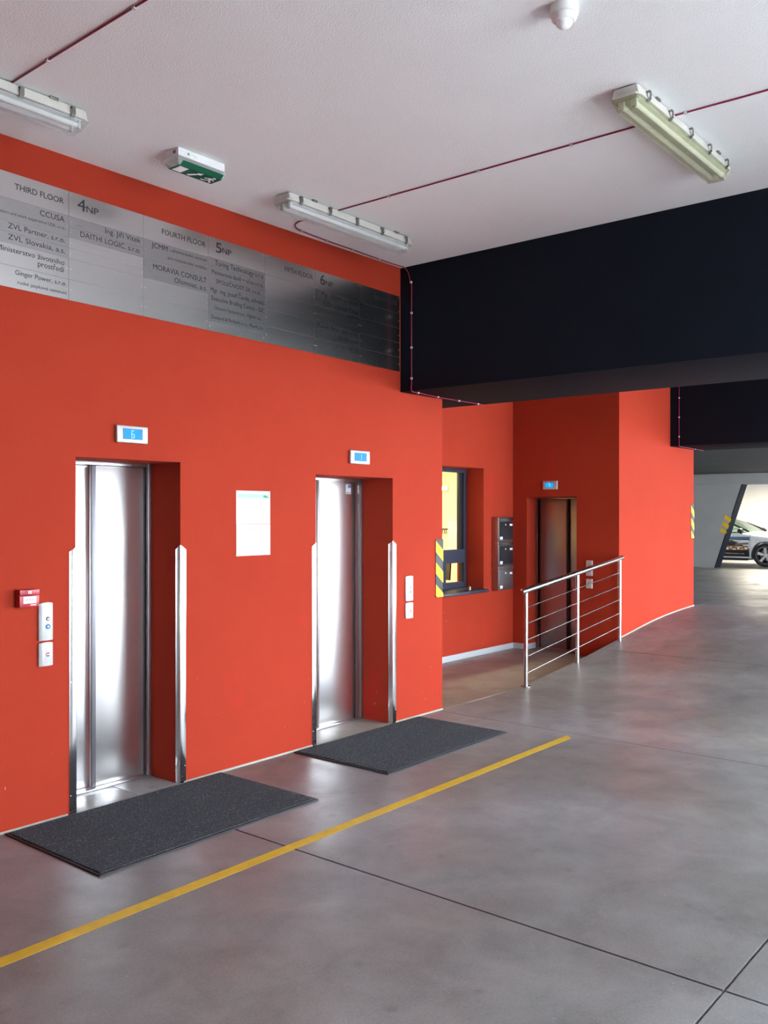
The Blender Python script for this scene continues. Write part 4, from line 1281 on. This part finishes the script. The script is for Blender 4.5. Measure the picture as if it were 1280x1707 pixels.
# ================================================================== PARKED CAR
GZ = 0.28
CX, YF0 = 26.10, 6.70           # centre line and front bumper; the nose points to -Y
car = thing('car', (CX, YF0 + 2.1, GZ), 'silver coupe with a black advert on its door parked behind the slanted wall', 'car')
ST = [(0.00, 0.60, 0.30, 0.50, 0.55), (0.08, 0.76, 0.22, 0.58, 0.66), (0.25, 0.85, 0.19, 0.66, 0.745), (0.55, 0.89, 0.18, 0.745, 0.835), (0.85, 0.905, 0.18, 0.79, 0.885), (1.25, 0.905, 0.18, 0.83, 0.945),
      (1.7, 0.90, 0.18, 0.86, 0.965), (2.3, 0.90, 0.18, 0.875, 0.97), (2.9, 0.905, 0.18, 0.89, 0.985), (3.3, 0.91, 0.19, 0.905, 1.0), (3.7, 0.89, 0.22, 0.91, 1.0), (4.0, 0.82, 0.30, 0.87, 0.95), (4.15, 0.64, 0.42, 0.74, 0.84)]


def section(s, w, zb0, zs, zt0):
    half = [(w * 0.86, zb0), (w * 0.97, zb0 + 0.05), (w, zb0 + 0.22), (w * 0.995, zs - 0.14), (w * 0.97, zs - 0.03), (w * 0.91, zs + 0.015), (w * 0.62, zs + (zt0 - zs) * 0.72), (w * 0.3, zt0 - 0.008)]
    pts = [(0, zb0)] + half + [(0, zt0)]
    full = pts + [(-a, b) for a, b in reversed(half)]
    return [(CX + a, YF0 + s, GZ + b) for a, b in full]


body = MB().loft([section(*q) for q in ST]).build('body', 'car_silver', car, smooth=True)
WY = (YF0 + 0.85, YF0 + 3.32)
# wheel housings cut out of the body
cut = MB()
for wy in WY:
    for s in (-1, 1):
        cut.cyl((CX + s * 0.62, wy, GZ + 0.315), (CX + s * 1.1, wy, GZ + 0.315), 0.372, 40)
co = cut.build('tmp_cut', 'car_black', loc=(0, 0, 0))
body.matrix_parent_inverse.identity()
bpy.context.view_layer.update()
md = body.modifiers.new('wheel_housings', 'BOOLEAN')
md.object = co
md.operation = 'DIFFERENCE'
md.solver = 'EXACT'
dg = bpy.context.evaluated_depsgraph_get()
dg.update()
nm = bpy.data.meshes.new_from_object(body.evaluated_get(dg))
body.modifiers.clear()
body.data = nm
nm.polygons.foreach_set('use_smooth', [True] * len(nm.polygons))
nm.set_sharp_from_angle(angle=math.radians(35))
bpy.data.objects.remove(co)
if len(nm.materials) < 1:
    nm.materials.append(MATS['car_silver'])
# greenhouse: glass shell, black pillars, silver roof
RO = [(1.28, 0.945), (1.55, 1.085), (1.85, 1.235), (2.10, 1.320), (2.40, 1.355), (2.75, 1.345), (3.05, 1.290), (3.35, 1.195), (3.65, 1.075), (3.85, 0.985)]


def gsec(s, zr):
    t = max(0.0, min(1.0, (zr - 0.93) / 0.4))
    wr = 0.80 - 0.18 * t
    zb0 = 0.90
    q = [(0.825, zb0), (0.825 + (wr - 0.825) * 0.9, zb0 + (zr - zb0) * 0.86), (wr * 0.80, zr - 0.012), (0, zr)]
    return [(CX + a, YF0 + s, GZ + b) for a, b in q] + [(CX - a, YF0 + s, GZ + b) for a, b in reversed(q[:-1])]


MB().loft([gsec(*q) for q in RO], closed=False, caps=False).build('glass_house', 'car_glass', car, smooth=True)


def gp_(s, zr, i, off=0.006):
    p = Vector(gsec(s, zr)[i])
    d = Vector((p.x - CX, 0, 0.35)).normalized()
    return p + d * off


def zr_at(s):
    for a, b in zip(RO[:-1], RO[1:]):
        if a[0] <= s <= b[0]:
            return a[1] + (b[1] - a[1]) * (s - a[0]) / (b[0] - a[0])
    return RO[-1][1]


SS = [2.06 + 0.085 * k for k in range(14)]
MB().loft([[gp_(s, zr_at(s), i, 0.008) for i in (2, 3, 4)] + [gp_(s, zr_at(s), i, -0.012) for i in (4, 3, 2)] for s in SS]).build('roof', 'car_silver', car, smooth=True)
for side in (1, 5):
    MB().tube([gp_(s, zr_at(s), side, 0.004) for s in [1.30 + 0.1 * k for k in range(26)]], 0.028, 8).build('pillar', 'car_black', car, smooth=True)
for sx in (-1, 1):
    # belt line moulding and the post behind the door
    MB().tube([(CX + sx * 0.842, YF0 + s, GZ + 0.915 + 0.012 * (s - 1.4)) for s in (1.35, 2.0, 2.7, 3.5)], 0.014, 8).build('belt_moulding', 'car_black', car, smooth=True)
    MB().tube([(CX + sx * 0.82, YF0 + 2.70, GZ + 0.91), (CX + sx * 0.67, YF0 + 2.74, GZ + 1.28)], 0.035, 8).build('pillar', 'car_black', car)
    # door mirror
    mr = MB().lathe((CX + sx * 0.975, YF0 + 1.46, GZ + 0.965), 'x', [(0.0, -0.10), (0.055, -0.09), (0.072, -0.03), (0.072, 0.03), (0.055, 0.09), (0.0, 0.10)], 18).build('door_mirror', 'car_black', car, smooth=True)
    MB().box(CX + sx * 0.86 - 0.03, CX + sx * 0.86 + 0.06 * sx + 0.03, YF0 + 1.44, YF0 + 1.50, GZ + 0.88, GZ + 0.93).build('mirror_foot', 'car_black', mr, bevel=0.006)
    # sill and door outline
    MB().box(CX + sx * 0.882 - 0.02, CX + sx * 0.882 + 0.02, YF0 + 1.28, YF0 + 2.92, GZ + 0.165, GZ + 0.225).build('sill', 'car_black', car, bevel=0.01)
    for s in (1.235, 2.62):
        MB().tube([(CX + sx * 0.900, YF0 + s, GZ + 0.26), (CX + sx * 0.903, YF0 + s, GZ + 0.45), (CX + sx * 0.899, YF0 + s, GZ + 0.70), (CX + sx * 0.872, YF0 + s, GZ + 0.86)], 0.005, 6).build('door_seam', 'car_black', car)
    MB().box(CX + sx * 0.906 - 0.012, CX + sx * 0.906 + 0.012, YF0 + 2.50, YF0 + 2.66, GZ + 0.715, GZ + 0.74).build('door_handle', 'car_silver', car, bevel=0.006)
    # lights and indicator
    MB().prism([(YF0 + 0.10, GZ + 0.60), (YF0 + 0.42, GZ + 0.665), (YF0 + 0.40, GZ + 0.72), (YF0 + 0.16, GZ + 0.68)], 'x', CX + sx * 0.80, CX + sx * 0.885).build('headlight', 'window_glass', car, bevel=0.01)
    MB().box(CX + sx * 0.60 - 0.14, CX + sx * 0.60 + 0.14, YF0 + 4.06, YF0 + 4.12, GZ + 0.66, GZ + 0.76).build('tail_light', 'alarm_red', car, bevel=0.01)
    MB().box(CX + sx * 0.904 - 0.004, CX + sx * 0.904 + 0.004, YF0 + 1.12, YF0 + 1.18, GZ + 0.72, GZ + 0.715).build('side_indicator', 'poster_white', car)
    # seats
    st_ = MB().box(CX + sx * 0.36 - 0.24, CX + sx * 0.36 + 0.24, YF0 + 2.05, YF0 + 2.5, GZ + 0.985, GZ + 1.0)
    st_.loft([[(CX + sx * 0.36 - 0.22, YF0 + 2.46, GZ + 0.98), (CX + sx * 0.36 + 0.22, YF0 + 2.46, GZ + 0.98), (CX + sx * 0.36 + 0.22, YF0 + 2.56, GZ + 0.98), (CX + sx * 0.36 - 0.22, YF0 + 2.56, GZ + 0.98)],
              [(CX + sx * 0.36 - 0.14, YF0 + 2.58, GZ + 1.24), (CX + sx * 0.36 + 0.14, YF0 + 2.58, GZ + 1.24), (CX + sx * 0.36 + 0.14, YF0 + 2.66, GZ + 1.24), (CX + sx * 0.36 - 0.14, YF0 + 2.66, GZ + 1.24)]])
    st_.build('seat', 'seat_grey', car, bevel=0.01)
MB().prism([(CX - 0.35, GZ + 0.34), (CX + 0.35, GZ + 0.34), (CX + 0.40, GZ + 0.56), (CX - 0.40, GZ + 0.56)], 'y', YF0 - 0.012, YF0 + 0.05).build('grille', 'car_black', car, bevel=0.006)


def wheel(cx, cy, s):
    r = MB().lathe((cx, cy, GZ + 0.312), 'x', [(0.20, -0.105), (0.285, -0.11), (0.308, -0.09), (0.312, 0), (0.308, 0.09), (0.285, 0.11), (0.20, 0.105), (0.20, -0.105)], 44, caps=False).build('tyre', 'tyre_rubber', car, smooth=True)
    xo = cx + s * 0.100
    MB().lathe((cx, cy, GZ + 0.312), 'x', [(0.222, s * 0.112), (0.222, s * 0.095), (0.205, s * 0.06), (0.205, -s * 0.05), (0.215, -s * 0.05), (0.228, s * 0.107), (0.222, s * 0.112)], 40, caps=False).build('rim', 'rim_alloy', r, smooth=True)
    MB().lathe((cx, cy, GZ + 0.312), 'x', [(0.0, s * 0.02), (0.15, s * 0.02), (0.15, s * 0.0), (0.0, 0.0)], 30).build('brake_disc', 'mailbox_steel', r)
    MB().lathe((cx, cy, GZ + 0.312), 'x', [(0.204, -s * 0.02), (0.204, -s * 0.03), (0.0, -s * 0.03), (0.0, -s * 0.02)], 30).build('wheel_back', 'car_black', r)
    for k in range(5):
        a = 2 * PI * k / 5 + 0.3
        rings = []
        for rad, hw, x_ in ((0.03, 0.030, 0.075), (0.12, 0.030, 0.085), (0.215, 0.046, 0.095)):
            c, sn = math.cos(a), math.sin(a)
            pts = []
            for (u, dx) in ((-hw, 0), (hw, 0), (hw, -0.03), (-hw, -0.03)):
                pts.append((cx + s * (x_ + dx), cy + rad * c - u * sn, GZ + 0.312 + rad * sn + u * c))
            rings.append(pts)
        MB().loft(rings).build('spoke', 'rim_alloy', r, bevel=0.006)
    MB().lathe((cx, cy, GZ + 0.312), 'x', [(0.045, s * 0.06), (0.045, s * 0.085), (0.03, s * 0.092), (0.0, s * 0.092)], 20).build('hub', 'rim_alloy', r, smooth=True)


for wy in WY:
    for s in (-1, 1):
        wheel(CX + s * 0.785, wy, s)

# advert on the near door
xs = CX - 0.9035


def side_x(z):
    """outer skin of the door at height z above the ground"""
    return CX - (0.907 if z < 0.72 else 0.907 - (z - 0.72) * 0.22)


def panel(s0, s1, z0, z1, off, name, mat, par, sk=0.0):
    ob = MB().loft([[(side_x(z0) - off, YF0 + s0, GZ + z0), (side_x(z0) - off, YF0 + s1, GZ + z0 - sk), (side_x(z1) - off, YF0 + s1, GZ + z1 - sk), (side_x(z1) - off, YF0 + s0, GZ + z1)],
                    [(side_x(z0) + 0.004, YF0 + s0, GZ + z0), (side_x(z0) + 0.004, YF0 + s1, GZ + z0 - sk), (side_x(z1) + 0.004, YF0 + s1, GZ + z1 - sk), (side_x(z1) + 0.004, YF0 + s0, GZ + z1)]]).build(name, mat, par)
    return ob


ad = panel(1.25, 2.58, 0.27, 0.805, 0.004, 'door_advert', 'poster_black', car)
ad['label'] = 'black door advert with blue top and white lettering'
panel(1.25, 2.58, 0.745, 0.800, 0.0052, 'blue_band', 'poster_blue', ad)
panel(1.27, 1.62, 0.60, 0.655, 0.0052, 'table_print', 'poster_grey', ad, 0.03)
panel(1.28, 2.30, 0.44, 0.56, 0.0052, 'photo_print', 'poster_brown', ad)
for (s0, z0, w, h, mt) in ((1.54, .47, .07, .05, 'poster_white'), (1.64, .455, .08, .03, 'poster_gold'), (1.75, .46, .05, .07, 'poster_white'), (1.84, .45, .09, .03, 'poster_white'), (1.95, .49, .06, .05, 'poster_gold'), (2.04, .455, .08, .06, 'poster_white'), (2.17, .46, .10, .05, 'poster_gold'), (1.66, .52, .20, .02, 'poster_gold'), (1.98, .53, .16, .02, 'poster_brown'), (2.30, .47, .06, .06, 'poster_white')):
    panel(s0 - 0.24, s0 - 0.24 + w, z0, z0 + h, 0.0062, 'photo_print', mt, ad)
# lettering reads from rear to front of the car on this side
text_mesh('lettering', 'ambienten', 'poster_grey', ad, 0.055, 'x-', (side_x(0.66) - 0.0075, YF0 + 2.10, GZ + 0.655), 0.62)
text_mesh('lettering', 'www.ambienten.cz', 'poster_white', ad, 0.035, 'x-', (side_x(0.35) - 0.0060, YF0 + 2.22, GZ + 0.335), 0.84)

# tidy helper properties
for o in bpy.data.objects:
    if '_org' in o.keys():
        del o['_org']
